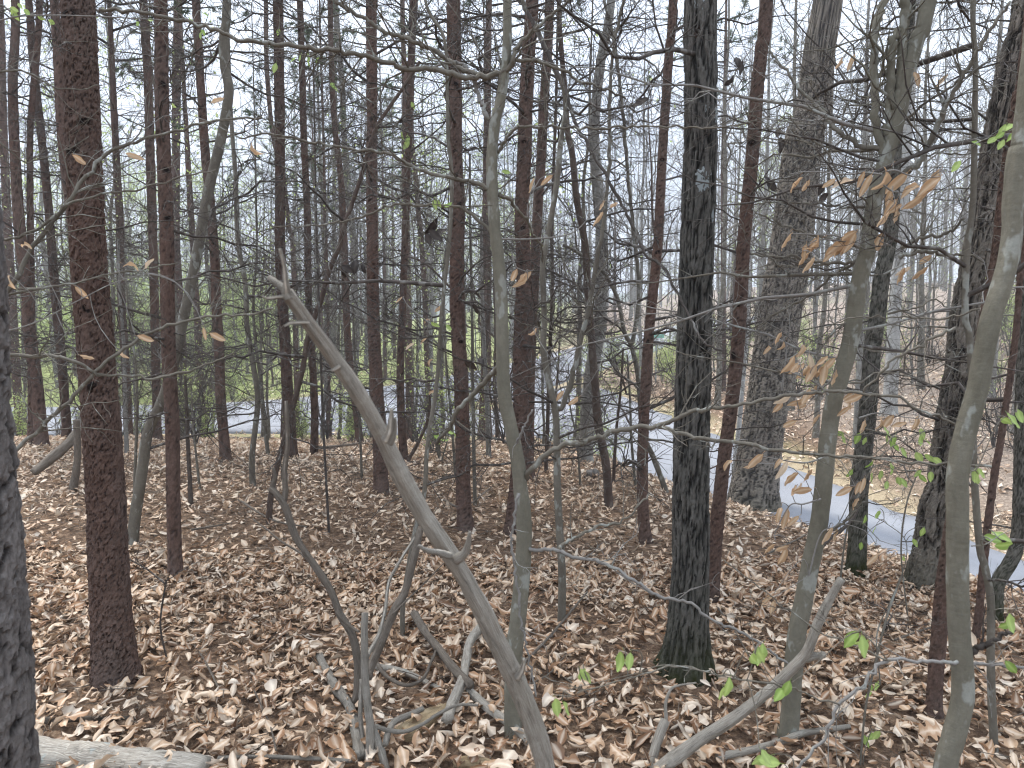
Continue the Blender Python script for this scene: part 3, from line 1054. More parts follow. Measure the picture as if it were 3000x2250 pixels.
fg_tree('s21', 'sapling', 'thin reddish stem just behind the low-forking sapling', 'brown', '1599,1385 1604,1265 1608,1107 1613,971 1619,836 1617,700 1622,500 1630,260', 13, 8, 5, 9, flare=.1)
fg_tree('s22', 'sapling', 'brown stem standing beside the boulder above the road', 'brown', '1783,1487 1782,1446 1775,1355 1753,1242 1742,1107 1732,971 1721,836 1717,700 1708,723 1690,588 1676,452 1662,384 1655,271 1640,90'.replace('1717,700 1708,723', '1714,715'), 30, 14, 6, 12, flare=.12)
fg_tree('g22', 'bare_tree', 'grey trunk with a swollen base rising behind the boulder by the road', 'grey', '1714,1351 1724,1180 1740,1050 1758,960 1762,850 1764,700 1752,560 1740,380 1760,180 1790,0', 46, 26, 13, 8, flare=.35)
fg_tree('s24', 'forked_sapling', 'dark forked sapling in front of the road, beside the leaning red pine', 'sap', '1951,1441 1915,1342 1884,1265 1870,1107 1857,1039 1848,1007 1829,971 1811,881 1784,822 1757,786 1703,741 1649,718', 17, 9, 0, 8, flare=.1, crown=False)
fg_tree('p25', 'pine_tree', 'red pine leaning a little toward the dark furrowed trunk', 'pine', '1891,1590 1884,1500 1882,1380 1886,1242 1893,1107 1902,971 1916,836 1929,700 1934,588 1943,407 1952,271 1961,136 1972,0', 38, 27, 14, 20, group=PG, ds=.013)
fg_tree('o26', 'hickory_tree', 'straight dark trunk with deeply furrowed bark and spreading mossy foot', 'dark', '2006,1972 2010,1900 2019,1755 2024,1600 2024,1423 2030,1152 2037,926 2044,700 2053,452 2053,226 2053,0', 122, 103, 13, 3, flare=.95, nth=96, ds=.0085, crown=False, z0=2.4)
fg_tree('p27', 'pine_tree', 'flaky red pine leaning away right behind the dark furrowed trunk', 'pine', '2085,1760 2092,1650 2100,1540 2110,1446 2123,1333 2148,1152 2162,1016 2173,836 2180,700 2196,542 2209,407 2218,271 2232,136 2246,0', 48, 37, 13, 16, group=PG, ds=.012, dl=(.3, .8))
fg_tree('o28', 'oak_tree', 'massive ridged oak standing at the road edge, leaning over', 'oak', '2205,1492 2210,1430 2225,1333 2254,1152 2283,926 2311,750 2333,588 2356,407 2385,316 2403,136 2424,0', 152, 98, 13, 10, flare=.35, nth=90, ds=.016, crown=False, z0=1.5)
fg_tree('b29', 'beech_tree', 'leaning smooth beech holding clusters of withered tan leaves', 'beech', '2302,2162 2313,2110 2323,1964 2333,1861 2354,1759 2374,1656 2400,1528 2415,1400 2426,1288 2444,1175 2476,1062 2498,971 2516,836 2543,725 2562,588 2589,497 2607,429 2634,339 2656,226 2688,113 2720,0', 66, 50, 7, 0, nth=60, ds=.009, flare=.25, crown=False)
fg_tree('b29b', 'old_tree', 'dark knotty trunk with mossy foot, just behind the leaning beech', 'mossy', '2507,1680 2513,1550 2516,1446 2525,1355 2539,1242 2548,1130 2557,1016 2571,926 2584,813 2607,700 2613,620 2618,480 2630,300 2655,120', 62, 42, 9, 12, flare=.5, nth=60, ds=.012, crown=False, dl=(.4, 1.0))
fg_tree('s30', 'sapling', 'slim pale grey sapling rising behind the close smooth stem', 'sap', '2912,2200 2905,2050 2902,1912 2902,1759 2885,1660 2871,1605 2856,1420 2850,1250 2842,1000 2828,926 2833,750 2851,588 2855,407 2858,181 2851,0', 29, 18, 6, 8, flare=.12, ds=.012)
fg_tree('o31', 'oak_tree', 'big leaning oak with fine blocky bark and moss-covered foot', 'oak', '2705,1722 2715,1640 2735,1500 2762,1400 2790,1197 2810,1062 2824,926 2864,725 2900,542 2920,400 2945,271 2975,130 3005,0', 108, 84, 12, 10, flare=.5, nth=72, ds=.012, crown=False, dl=(.4, 1.1))
fg_tree('p31', 'pine_tree', 'red-brown pine leaning up behind the close smooth stem', 'pine', '2733,2092 2748,1880 2765,1700 2795,1500 2830,1300 2860,1100 2892,920 2923,750 2941,588 2964,407 2986,271 3010,120', 58, 40, 12, 4, group=PG, ds=.01, crown=True, z0=1.9)
fg_tree('b32', 'beech_tree', 'very close smooth grey stem with ringed bark at the picture edge', 'beech', '2740,2500 2769,2245 2789,2169 2815,2066 2820,1989 2810,1861 2805,1707 2805,1554 2804,1446 2806,1378 2828,1265 2860,1152 2882,1039 2905,926 2941,813 2964,700 2968,588 2982,452 3005,330', 78, 68, 6, 0, depth=1.75, nth=60, ds=.009, flare=.05, crown=False)
fg_tree('s33', 'pine_tree', 'thin broken-barked red stem behind the slim pale sapling', 'pine', '2856,1880 2866,1810 2876,1707 2892,1554 2912,1400 2932,1288 2959,1107 2977,971 2990,800', 31, 22, 8, 8, group=PG)
fg_tree('t34', 'curved_tree', 'dark tree whose foot bends sharply before rising by the road', 'mossy', '2917,1828 2917,1733 2933,1687 2969,1631 2984,1554 2989,1400 2992,1265 2996,1100', 52, 44, 8, 5, flare=.2, nth=44, ds=.013, crown=False)
fg_tree('w35', 'pale_tree', 'pale smooth trunk across the road behind the dark knotty trunk', 'pale', '2603,1215 2610,1130 2618,980 2626,835 2640,650 2652,450 2668,220 2690,0', 46, 34, 16, 0, crown=False)
fg_tree('w36', 'pale_tree', 'pale thin trunk showing between the flaky pine and massive oak', 'pale', '2150,1400 2165,1250 2176,1120 2186,1000 2192,850 2200,640 2212,400', 17, 13, 10, 0, crown=False)
# more thin stems near the knoll edge
THIN = [('964,1560 955,1400 945,1200 938,1000 931,800 926,600 922,400 918,180', 9, 'twig', 'straight thin dark stem below the slim pine, crossing the leaves'),
        ('1060,1400 1052,1200 1040,1050 1035,900', 9, 'sap', 'short thin stem in front of the slender brown pine'),
        ('1392,1480 1388,1300 1385,1100 1383,900 1378,700 1376,450', 12, 'sap', 'thin vertical stem between the sturdy pine and the beech'),
        ('1335,1400 1320,1200 1306,1050 1300,950', 9, 'sap', 'thin stem at the outer side of the sturdy red pine'),
        ('1432,1340 1428,1200 1420,1040 1412,850 1410,640', 17, 'grey', 'grey pole-like trunk just left of the beech at the road'),
        ('1700,1420 1690,1290 1672,1200 1660,1100', 8, 'sap', 'short twiggy stem between forked sapling and the boulder'),
        ('1797,1420 1805,1270 1818,1150 1826,1020', 12, 'brown', 'reddish thin stem in front of the road beside the forked sapling'),
        ('1862,1430 1850,1290 1846,1170 1838,1040', 10, 'sap', 'thin dark stem against the pale road'),
        ('392,1590 395,1400 402,1200 396,1060 380,930 366,800', 11, 'sap', 'greenish thin stem along the foot of the bowed brown tree'),
        ('372,1330 366,1150 362,1000 350,850 346,700', 15, 'grey', 'grey thin trunk between the thick pine and the bowed tree'),
        ('560,1480 552,1330 548,1230 543,1100', 16, 'pineg', 'thin scaly stem between the knobbly pine and straight pine'),
        ('585,1430 574,1330 566,1250 560,1130', 9, 'sap', 'thin dark stem beside the scaly one near the straight pine'),
        ('2460,1720 2480,1560 2520,1440 2560,1360', 7, 'sap', 'little twiggy shoot in front of the mossy knotty trunk'),
        ('2660,1820 2640,1620 2655,1480 2690,1380', 6, 'sap', 'slender shoot rising from leaves before the mossy oak foot'),
        ('2520,2240 2535,2080 2560,1960 2600,1800 2640,1690', 8, 'sap', 'upright thin shoot with spring leaves near the close smooth stem'),
        ('490,1940 470,1830 487,1700', 5, 'twig', 'tiny dry shoot beside the foot of the thick reddish pine')]
for i, (pth, wd_, st, lb) in enumerate(THIN):
    fg_tree('thin%d' % i, 'thin_stem', lb.replace('left of', 'beside'), st, pth, wd_, wd_ * .55, 0, 5 if wd_ > 8 else 3, crown=False, flare=.05, cat='sapling', dl=(.2, .5), nth=10, z0=.35)



def trunk_part(key):
    return [c_ for c_ in TREES[key]['root'].children if c_.name.startswith('trunk')][0]


def on_trunk(key, u, v, out=1.0):
    D_ = TREES[key]
    p = at(u, v, D_['Y'])
    i = int(np.argmin(np.abs(D_['P'][:, 2] - p[2])))
    j = min(i + 1, len(D_['P']) - 1)
    ax = np.array([np.interp(p[2], D_['P'][:, 2], D_['P'][:, k]) for k in range(3)])
    r_ = float(np.interp(p[2], D_['P'][:, 2], D_['r']))
    tc = np.array([0, 0, CAMZ]) - ax
    tc[2] = 0
    tc = nrm(tc)
    sd_ = np.cross(tc, [0, 0, 1.0])
    f = float(np.clip(np.dot(p - ax, sd_) / r_, -.85, .85))
    nn_ = sd_ * f + tc * math.sqrt(1 - f * f)
    return ax + nn_ * r_ * out, nn_, r_


def knot_mesh(seed):
    r_ = np.random.default_rng(seed)
    n, m = 14, 7
    V, Qd, A = [], [], []
    prof = [(1.5, -.15), (1.15, .12), (.85, .34), (.6, .36), (.42, .2), (.25, .02), (.05, -.05)]
    for i, (rr, z) in enumerate(prof):
        for j in range(n):
            a_ = 6.283 * j / n
            k_ = 1 + .25 * math.sin(a_ * 2 + seed) + .12 * r_.normal()
            V.append((rr * k_ * math.cos(a_), rr * k_ * 1.15 * math.sin(a_), z * (1 + .4 * r_.normal())))
            A.append((.75 if i < 2 else .1, .3, 0))
    for i in range(m - 1):
        for j in range(n):
            Qd.append((i * n + j, i * n + (j + 1) % n, (i + 1) * n + (j + 1) % n, (i + 1) * n + j))
    return mk_mesh('knot', V, Qd, 'pine', np.array(A), 'bark')


KN = [knot_mesh(i) for i in range(4)]
for key, kn_ in (('p1', [(249, 366, .014), (212, 452, .016), (240, 547, .012), (253, 903, .013), (271, 1125, .015), (205, 60, .018)]), ('p16', [(1346, 600, .012), (1350, 1000, .011), (1335, 250, .012)]), ('p18', [(1528, 770, .013), (1531, 670, .012), (1535, 420, .012), (1545, 240, .011)]),
                 ('p25', [(1898, 1000, .011), (1926, 740, .011), (1940, 470, .011)]), ('p27', [(2150, 1040, .014), (2165, 890, .012), (2205, 420, .014)]), ('p13', [(1092, 350, .014), (1095, 880, .012)]), ('p4', [(492, 640, .012), (487, 500, .012), (478, 250, .012)]), ('o26', [(2045, 110, .012)])):
    for i_, (u_, v_, s_) in enumerate(kn_):
        p_, nn_, r_ = on_trunk(key, u_, v_, .99)
        tp = trunk_part(key)
        link('knot', KN[i_ % 4], tp, tuple(p_ - TREES[key]['base']), Vector((0, 0, 1)).rotation_difference(Vector(nn_)), s_ * 1.1)
# pale lichen on the furrowed trunk
MT['lich'] = smooth_bark('blue-grey lichen', (.24, .27, .27), (.33, .36, .355), (.42, .45, .44), lichen=(.45, .48, .47))
D_ = TREES['o26']
for (u_, v_, hw_, hh_) in ((2060, 535, .032, .05), (2095, 350, .014, .03), (2050, 25, .02, .04), (2085, 640, .008, .03), (2068, 330, .012, .018)):
    p_, nn_, r_ = on_trunk('o26', u_, v_, 1.0)
    ga = np.linspace(-1, 1, 22)
    GA, GB = np.meshgrid(ga, ga)
    sd_ = nrm(np.cross([0, 0, 1.0], nn_))
    ang = GA * hw_ / r_
    ax = p_ - nn_ * r_
    rr_ = r_ + .0045 + .002 * (vnoise(GA * 6 + 3, GB * 6 + u_, 4) - .5)
    V = ax + rr_[..., None] * (nn_ * np.cos(ang)[..., None] + sd_ * np.sin(ang)[..., None]) + np.array([0, 0, 1.0]) * (GB * hh_)[..., None]
    mk_ = (GA ** 2 + GB ** 2) + 1.5 * (vnoise(GA * 3.2 + u_, GB * 2.2 + v_, 7) - .5) + .9 * (vnoise(GA * 9 + u_, GB * 5 + v_, 9) - .5)
    ii = np.arange(22 * 22).reshape(22, 22)
    Qd = np.stack([ii[:-1, :-1], ii[:-1, 1:], ii[1:, 1:], ii[1:, :-1]], -1)
    Qd = Qd[(mk_[:-1, :-1] < .62)]
    link('lichen', mk_mesh('lichen', V.reshape(-1, 3) - D_['base'], Qd, 'lich'), trunk_part('o26'))

rng = np.random.default_rng(77)


def beech_side(key, pix, w0, w1, d0, d1, ntw=10, lt=(.08, .3), mat='sap', **kw):
    return branch_obj(TREES[key]['root'], pix, w0, w1, d0, d1, mat, rng, ntw, lt, **kw)


Yb = TREES['b17']['Y']
beech_side('b17', '1469,221 1383,224 1329,217 1247,199 1202,206 1148,190 1102,176 1039,158 953,147 831,131 705,118 624,84 497,54 362,29 289,27', 17, 9, Yb, 2.3, 22, (.15, .55))
beech_side('b17', '1420,225 1383,212 1333,194 1292,158 1215,122 1139,95 1066,54 1003,18 971,-10', 14, 10, Yb, 2.5, 14, (.15, .5))
beech_side('b17', '1469,300 1466,226 1496,194 1518,136 1572,81 1631,32 1690,-20', 16, 7, Yb, 2.5, 10, (.15, .4))
beech_side('b17', '1478,221 1509,181 1558,178 1622,194 1685,230 1775,262 1834,289', 13, 5, Yb, 2.5, 14, (.15, .5))
beech_side('b17', '1430,350 1415,310 1401,271 1378,221 1347,185 1300,188 1270,196', 14, 6, Yb, 2.6, 6, (.1, .3), mat='ptwig')
beech_side('b17', '1458,445 1480,410 1504,384 1545,371 1662,373 1766,375 1902,371 2006,373 2101,373 2218,352', 10, 4, Yb, 2.2, 16, (.12, .45))
beech_side('b17', '1435,555 1396,536 1315,520 1229,497 1166,461 1102,445 1021,434 931,420 840,400 777,393 700,404', 13, 5, Yb, 2.6, 20, (.12, .5))
beech_side('b17', '1442,684 1432,672 1410,655 1351,608 1270,601 1148,601 1102,619 1021,646 931,660 795,664', 11, 4, Yb, 2.6, 18, (.12, .5))
beech_side('b17', '1462,573 1495,590 1540,640 1565,690 1585,720 1590,770', 11, 5, Yb, 2.9, 6, (.1, .3))
beech_side('b17', '1538,1405 1554,1382 1599,1333 1653,1303 1703,1299 1757,1279 1812,1260 1879,1251 1929,1249 1992,1220 2083,1195 2173,1186 2290,1161 2426,1147 2534,1152 2629,1165 2697,1202 2797,1242', 18, 7, Yb, 2.05, 12, (.08, .3), mat='sap')
beech_side('b17', '1929,1251 2015,1274 2083,1288 2173,1297 2250,1315 2335,1324 2426,1335 2561,1344 2652,1353 2787,1360 2905,1367', 13, 7, 2.4, 2.0, 12, (.08, .3), mat='sap')
beech_side('b17', '1530,1607 1542,1607 1578,1613 1629,1610 1680,1631 1757,1646 1808,1669 1885,1718 1942,1748 2024,1766 2065,1805 2167,1851 2250,1905 2330,1960', 13, 7, Yb, 2.35, 10, (.06, .25), mat='ptwig')
beech_side('b17', '1640,1612 1650,1590 1706,1564 1762,1538 1819,1530 1870,1482 1901,1446', 11, 5, Yb - .05, 2.7, 8, (.08, .25))
beech_side('b17', '1473,1066 1452,1085 1428,1111 1383,1156 1337,1211 1315,1256 1279,1301', 18, 11, Yb, 2.8, 4, (.1, .3), mat='sap')
beech_side('b17', '1520,1446 1514,1452 1506,1528 1499,1569 1506,1656 1517,1733 1527,1825 1537,1871 1552,1943 1570,2040', 9, 6, Yb - .08, Yb - .1, 9, (.05, .18), mat='ptwig')
beech_side('b17', '1560,1200 1590,1150 1640,1060 1560,1120 1500,1200'.split(' ')[0] + ' 1530,1260 1515,1300', 5, 8, Yb - .1, Yb - .05, 3, (.05, .15), mat='ptwig')
# forks of the saplings
branch_obj(TREES['s20']['root'], '1628,1200 1644,1197 1676,1107 1708,971 1730,881 1753,745 1762,687 1784,497 1787,271 1800,120 1830,-20', 17, 8, TREES['s20']['Y'], TREES['s20']['Y'], 'sap', rng, 16, (.15, .6), name='limb')
branch_obj(TREES['s24']['root'], '1848,1012 1856,985 1870,903 1872,836 1868,770 1859,700 1840,520 1825,330 1800,120 1770,0', 14, 8, TREES['s24']['Y'], TREES['s24']['Y'], 'sap', rng, 16, (.15, .6), name='limb')
# hanging vine across the furrowed trunk
vine = thing('vine', 'long thin bare vine slanting down in front of the furrowed trunk', 'vine', at(1893, 750, 3.0))
branch_obj(vine, '1500,-60 1522,0 1568,81 1626,203 1653,253 1671,325 1708,402 1766,497 1812,579 1857,669 1893,750 1929,770 1961,813 1992,872 2020,926 2042,975 2070,1010 2114,1027', 12, 6, 3.6, 2.7, 'twig', rng, 8, (.1, .4), name='stem')

# leaning beech: stems and branches
Yc = TREES['b29']['Y']
for pth, a_, b_ in [('2592,480 2584,434 2571,384 2562,271 2562,90 2575,45 2600,-30', 24, 20), ('2620,420 2629,294 2638,249 2643,136 2652,0 2655,-60', 28, 24), ('2600,400 2607,316 2607,181 2620,104 2632,84', 26, 18)]:
    branch_obj(TREES['b29']['root'], pth, a_, b_, Yc, Yc, 'beech', rng, 4, (.1, .3), name='limb', k=12)
BB = [('2643,515 2688,479 2724,420 2751,362 2774,307 2806,253 2846,181 2900,90 2960,5', 19, 9, 0, -.2, 14), ('2585,436 2530,429 2471,398 2440,371 2412,334 2381,298 2336,253 2290,190 2254,149', 16, 6, 0, .3, 14),
      ('2545,742 2500,715 2440,700 2380,690 2330,672 2270,650 2204,610', 10, 4, 0, .1, 10), ('2536,765 2470,770 2400,768 2330,752 2260,752 2200,745', 11, 5, 0, .2, 12),
      ('2560,600 2500,608 2430,602 2360,595 2280,592 2210,600', 9, 4, 0, .2, 12), ('2640,728 2690,700 2740,690 2790,676 2825,640', 13, 6, .1, 0, 8),
      ('2635,755 2700,738 2760,745 2840,745 2880,768', 12, 5, .1, .1, 8), ('2600,920 2680,900 2740,880 2800,915', 7, 3, .1, .1, 6),
      ('2505,940 2450,960 2420,1000 2390,1040', 8, 4, 0, 0, 6), ('2535,742 2480,785 2430,815 2380,860 2300,905 2210,960', 10, 4, 0, .2, 12),
      ('2560,612 2520,575 2470,545 2420,440 2360,395 2300,330', 6, 3, 0, -.1, 8), ('2400,1530 2372,1610 2420,1560 2470,1530'.split(' ')[0] + ' 2395,1590 2420,1560 2470,1530 2510,1480 2530,1440', 12, 6, 0, -.05, 4),
      ('2650,350 2700,310 2760,270 2850,210 2930,160', 8, 4, 0, -.2, 8), ('2625,470 2720,455 2820,450 2930,455', 6, 3, 0, 0, 8)]
for pth, a_, b_, da, db, n_ in BB:
    beech_side('b29', pth, a_, b_, Yc + da, Yc + db, n_, (.08, .34), mat='sap')

# fine horizontal sprays that fill the air right of the furrowed trunk
rs = np.random.default_rng(31)
for key, n_, z0, z1 in (('b29', 15, 1.3, 3.1), ('b29b', 15, 1.0, 4.0), ('o31', 10, 1.4, 4.2), ('t34', 5, .6, 2.5)):
    D_ = TREES[key]
    for _ in range(n_):
        z = rs.uniform(z0, z1)
        i = int(np.clip(np.searchsorted(D_['P'][:, 2], z) - 1, 0, len(D_['P']) - 2))
        p = D_['P'][i] + (D_['P'][i + 1] - D_['P'][i]) * np.clip((z - D_['P'][i, 2]) / max(D_['P'][i + 1, 2] - D_['P'][i, 2], 1e-6), 0, 1)
        az = rs.choice([rs.uniform(2.3, 4.0), rs.uniform(-.9, .9), rs.uniform(.8, 2.4)])
        L = rs.uniform(.5, 1.35)
        d = np.array([math.cos(az), math.sin(az), rs.uniform(-.12, .3)])
        n = 9
        ts = np.linspace(0, 1, n)[:, None]
        P = p + d * L * ts + np.array([0, 0, rs.uniform(-.25, .15)]) * L * ts ** 2
        P[1:] += rs.normal(0, .012, (n - 1, 3))
        if P[:, 1].min() < 1.7:
            continue
        T = Tubes()
        r_ = np.linspace(rs.uniform(.004, .008), .0012, n)
        T.add(P, r_, 5)
        twiglets(T, P, r_, rs, 9, .08, .38, 3, 1, .75, .05, .55)
        BRS.append(P)
        link('branch', T.mesh('branch', ['ptwig', 'sap', 'twig'][int(rs.integers(3))], D_['base']), D_['root'])

# close smooth stem: its pale twigs
Yd_ = TREES['b32']['Y']
for pth, a_, b_, da, db, n_, mt in [('2805,1938 2779,1938 2690,1936 2600,1933 2559,1974 2456,2066 2431,2133 2338,2250 2290,2310', 11, 9, -.05, -.15, 8, 'ptwig'), ('2830,1940 2870,1944 2940,1948 3000,1951 3060,1945', 12, 8, 0, .1, 4, 'ptwig'),
                                    ('2845,1912 2880,1890 2920,1872 2968,1846', 21, 12, 0, -.05, 1, 'twig'), ('2610,1935 2520,1900 2420,1860 2330,1800 2200,1700 2120,1640', 6, 3, -.1, .1, 6, 'sap'),
                                    ('2459,2066 2380,2040 2290,2010 2200,1995 2080,1970 1965,1950 1850,1985 1760,2010 1690,2030', 6, 4, -.15, -.3, 6, 'sap'), ('2800,960 2700,1010 2620,1050 2560,1120 2530,1150', 9, 6, .0, .1, 5, 'sap'),
                                    ('2870,905 2780,930 2650,930 2500,930 2420,960', 6, 3, 0, .2, 6, 'sap')]:
    beech_side('b32', pth, a_, b_, Yd_ + da, Yd_ + db, n_, (.05, .2), mat=mt)

# twiggy sapling at the picture edge whose branches sweep across the thick pine
Pb = ground_at(-260, 2150)
sb = thing('beech_sapling', 'thin sapling whose long pale branches sweep across the thick reddish pine', 'sapling', Pb)
T = Tubes()
Pt = np.array([Pb + np.array([0, 0, -.1]), Pb + np.array([.02, .03, .7]), at(-235, 1300, Pb[1]), at(-240, 850, Pb[1]), at(-230, 200, Pb[1]), at(-225, -300, Pb[1])])
Ct = crom(Pt, 30)
T.add(Ct, np.linspace(.02, .008, 30), 8)
link('trunk', T.mesh('trunk', 'beech', Pb), sb)
for pth, a_, b_, n_ in [('-236,1420 -60,1370 41,1319 136,1242 203,1175 271,1098 325,1048 384,1007 452,967 533,944 633,926 723,921 800,903', 14, 6, 14), ('-240,1010 20,850 77,750 145,660 194,601 253,511 325,443 407,411 497,389 633,353 768,344', 15, 6, 16),
                        ('-238,1020 32,1039 181,1048 249,1075 294,1098 384,1100 452,1111 511,1098 588,1075 687,1034', 11, 5, 10), ('-238,900 23,863 113,845 203,831 316,804 407,790 520,770', 8, 4, 10),
                        ('-235,720 60,690 190,605 271,574 307,565 389,560 497,529 633,497', 9, 4, 10), ('-230,300 0,210 90,215 180,262 300,250', 7, 3, 8), ('-230,250 0,420 70,470 150,460 260,400', 6, 3, 8)]:
    branch_obj(sb, pth, a_, b_, Pb[1], Pb[1] + .25, 'sap', rng, n_, (.1, .4))

# ------------------------------------------------------------------ dead wood
rng = np.random.default_rng(909)


def dead_thing(name, label, mat, pix, w0, w1, depth=None, lift=.0, subs=(), cat='dead branch', k=16, rough=.3, group=None, ntw=0, dead_px=None, splinter=True):
    """depth: (d0, d1) metres along the piece, or None = lies on the ground"""
    px = parse(pix)
    n = len(px)
    if depth is None:
        P = []
        for u, v in px:
            g = ground_at(u, v)
            P.append(g)
        P = np.array(P)
        rr = np.array([(w0 + (w1 - w0) * i / (n - 1)) * .5 * P[i][1] / F for i in range(n)])
        P[:, 2] += rr * .55 + lift
    else:
        dd = np.linspace(depth[0], depth[1], n)
        P = np.array([at(u, v, d) for (u, v), d in zip(px, dd)])
        rr = np.array([(w0 + (w1 - w0) * i / (n - 1)) * .5 * dd[i] / F for i in range(n)])
    base = P[0] if P[0][2] < P[-1][2] else P[-1]
    base = np.array([base[0], base[1], min(base[2], gz(base[0], base[1]) + .3)])
    root = thing(name, label, cat, base, group)
    Ltot = float(np.linalg.norm(np.diff(P, axis=0), axis=1).sum())
    C = crom(np.column_stack([P, rr]), int(np.clip(Ltot / .014, 14, 160)))
    if len(C) > 100:
        for _ in range(60):
            C[1:-1] = .25 * C[:-2] + .5 * C[1:-1] + .25 * C[2:]
    C[1:-1, :3] += rng.normal(0, .02, (len(C) - 2, 3)) * C[1:-1, 3:4]
    T = Tubes()
    kn = 1 + .16 * (vnoise(np.arange(len(C)) * .16 + rng.uniform(0, 99), np.zeros(len(C)), 2) - .5)
    T.add(C[:, :3], C[:, 3] * kn, k, cap=True, rough=rough, rng=rng)
    if ntw:
        twiglets(T, C[:, :3], C[:, 3] * .5, rng, ntw, .06, .25, 3, 1, .9, .1, .4)
    link('stem', T.mesh('stem', mat, base), root)
    for sp, a_, b_, s0, s1 in subs:
        ps = parse(sp)
        m = len(ps)
        ds_ = np.linspace(s0, s1, m)
        Pq = np.array([at(u, v, d) for (u, v), d in zip(ps, ds_)])
        rq = np.array([(a_ + (b_ - a_) * i / (m - 1)) * .5 * ds_[i] / F for i in range(m)])
        Cq = crom(np.column_stack([Pq, rq]), max(7, m * 5))
        T2 = Tubes()
        T2.add(Cq[:, :3], Cq[:, 3], 9, cap=True, rough=.25, rng=rng)
        link('stub' if m < 4 else 'side_branch', T2.mesh('stub', mat, base), root)
    return root


dead_thing('dead_branch', 'big pale dead branch slanting up across the middle, close by', 'dead', '1700,3080 1650,2600 1604,2250 1568,2133 1537,2041 1501,1964 1460,1887 1431,1836 1390,1748 1350,1656 1303,1605 1242,1518 1186,1441 1148,1324 1112,1256 1075,1188 1030,1107 981,1053 931,980 886,921 840,856', 66, 40, (1.53, 1.12), k=28, rough=.22,
           subs=[('845,870 838,830 833,780 820,728', 22, 9, 1.12, 1.09), ('850,880 835,850 805,825 788,812', 30, 14, 1.12, 1.13), ('835,868 805,872 780,874 770,868', 12, 6, 1.12, 1.1), ('905,945 870,945 850,948 834,955', 14, 6, 1.14, 1.1),
                 ('1130,1290 1142,1265 1146,1230 1147,1198', 30, 10, 1.21, 1.19), ('1142,1300 1152,1280 1158,1255 1158,1225', 22, 8, 1.21, 1.2), ('1320,1630 1290,1620 1250,1612 1226,1598', 24, 10, 1.27, 1.25), ('1335,1640 1362,1620 1372,1590 1376,1558', 34, 10, 1.28, 1.26),
                 ('1515,1985 1528,1965 1535,1940 1534,1930', 22, 10, 1.4, 1.38), ('995,1072 985,1080 976,1084 972,1085', 14, 8, 1.17, 1.16)])
dead_thing('dead_branch', 'brown crooked dead branch rising with two forked tips among the leaves', 'deadd', '1037,2060 1047,2015 1047,1938 1032,1861 996,1800 970,1733 924,1661 868,1574 837,1487 812,1450 794,1431', 24, 18, (2.75, 3.0), subs=[('798,1440 800,1415 806,1395 800,1370', 16, 9, 3.0, 3.0), ('830,1475 836,1440 834,1380 842,1300 838,1175', 20, 12, 3.0, 3.05), ('920,1660 880,1620 830,1590 780,1550 740,1520', 8, 4, 2.95, 3.1), ('985,1790 1010,1820 1040,1845 1052,1850', 12, 8, 2.8, 2.75)])
dead_thing('dead_branch', 'upright pale stick with snapped top in the branch tangle', 'deadg', '1083,2300 1083,2250 1086,2143 1078,2066 1070,1964 1068,1861 1070,1795', 30, 20, (2.32, 2.5), subs=[('1074,1930 1085,1905 1109,1861 1129,1784 1139,1707 1170,1646 1216,1574', 15, 8, 2.46, 2.75), ('1066,2180 1056,2110 1056,2050 1058,1990', 16, 12, 2.45, 2.5), ('1098,2128 1139,2140 1186,2143 1237,2122 1283,2092 1339,2066 1400,2066', 15, 8, 2.4, 2.5), ('1090,2130 1110,2180 1125,2230 1135,2290', 24, 26, 2.4, 2.3)])
dead_thing('dead_branch', 'dark leaning dead branch in the tangle crossing behind the pale stick', 'deadd', '1078,1985 1083,1964 1119,1877 1155,1789 1186,1733 1206,1656 1221,1595 1232,1549', 25, 20, (2.6, 2.95), subs=[('1150,1800 1190,1760 1240,1712 1300,1650', 7, 3, 2.7, 2.9)])
dead_thing('dead_branch', 'dark straight broken branch lying across the rotten log', 'deadd', '1216,1836 1242,1887 1283,1943 1329,2005 1380,2056', 23, 26, None, .06)
dead_thing('dead_branch', 'pale brown limb lying toward the beech foot in the leaves', 'dead', '1372,2046 1431,2102 1493,2148 1550,2199 1600,2240', 24, 22, None, .03)
dead_thing('dead_branch', 'pale barkless limb lying across the rotten log, thick end up', 'dead', '1416,1861 1380,1912 1365,1974 1355,2030 1324,2107 1309,2153', 24, 32, None, .05)
dead_thing('dead_branch', 'thin curved twig bowed like a hook in the tangle', 'deadd', '1093,1969 1124,2020 1160,2048 1201,2058 1242,2035 1262,1989 1278,1953', 14, 9, None, .07, k=8)
dead_thing('dead_branch', 'short smooth stick lying behind the pale upright stick', 'dead', '1100,1972 1150,1978 1190,1990 1240,2010 1290,2036', 20, 16, None, .02)
dead_thing('rotten_log', 'crumbling tan rotten log open at its end', 'rot', '1180,2170 1215,2140 1255,2115 1300,2085', 62, 40, None, .0, cat='log', rough=.5, k=16)
dead_thing('rotten_log', 'torn slab of yellowish rotten wood at the bottom edge', 'rot', '1330,2235 1380,2238 1430,2244 1480,2252', 40, 30, None, -.01, cat='log', rough=.6, k=12)
dead_thing('dead_branch', 'thick grey weathered root-like limb beside the upright pale stick', 'deadg', '935,1930 970,2005 1022,2081 1047,2169 1057,2230', 20, 34, None, .01, rough=.4)
dead_thing('dead_branch', 'arched grey limb springing from the rotten log', 'deadg', '1130,2240 1140,2200 1160,2170 1200,2150 1240,2130', 20, 14, None, .07, rough=.3)
dead_thing('fallen_log', 'weathered grey split log lying beside the flaky trunk', 'dead', '40,2222 160,2230 300,2240 450,2252 600,2268', 104, 84, None, -.02, cat='log', rough=.35, k=22)
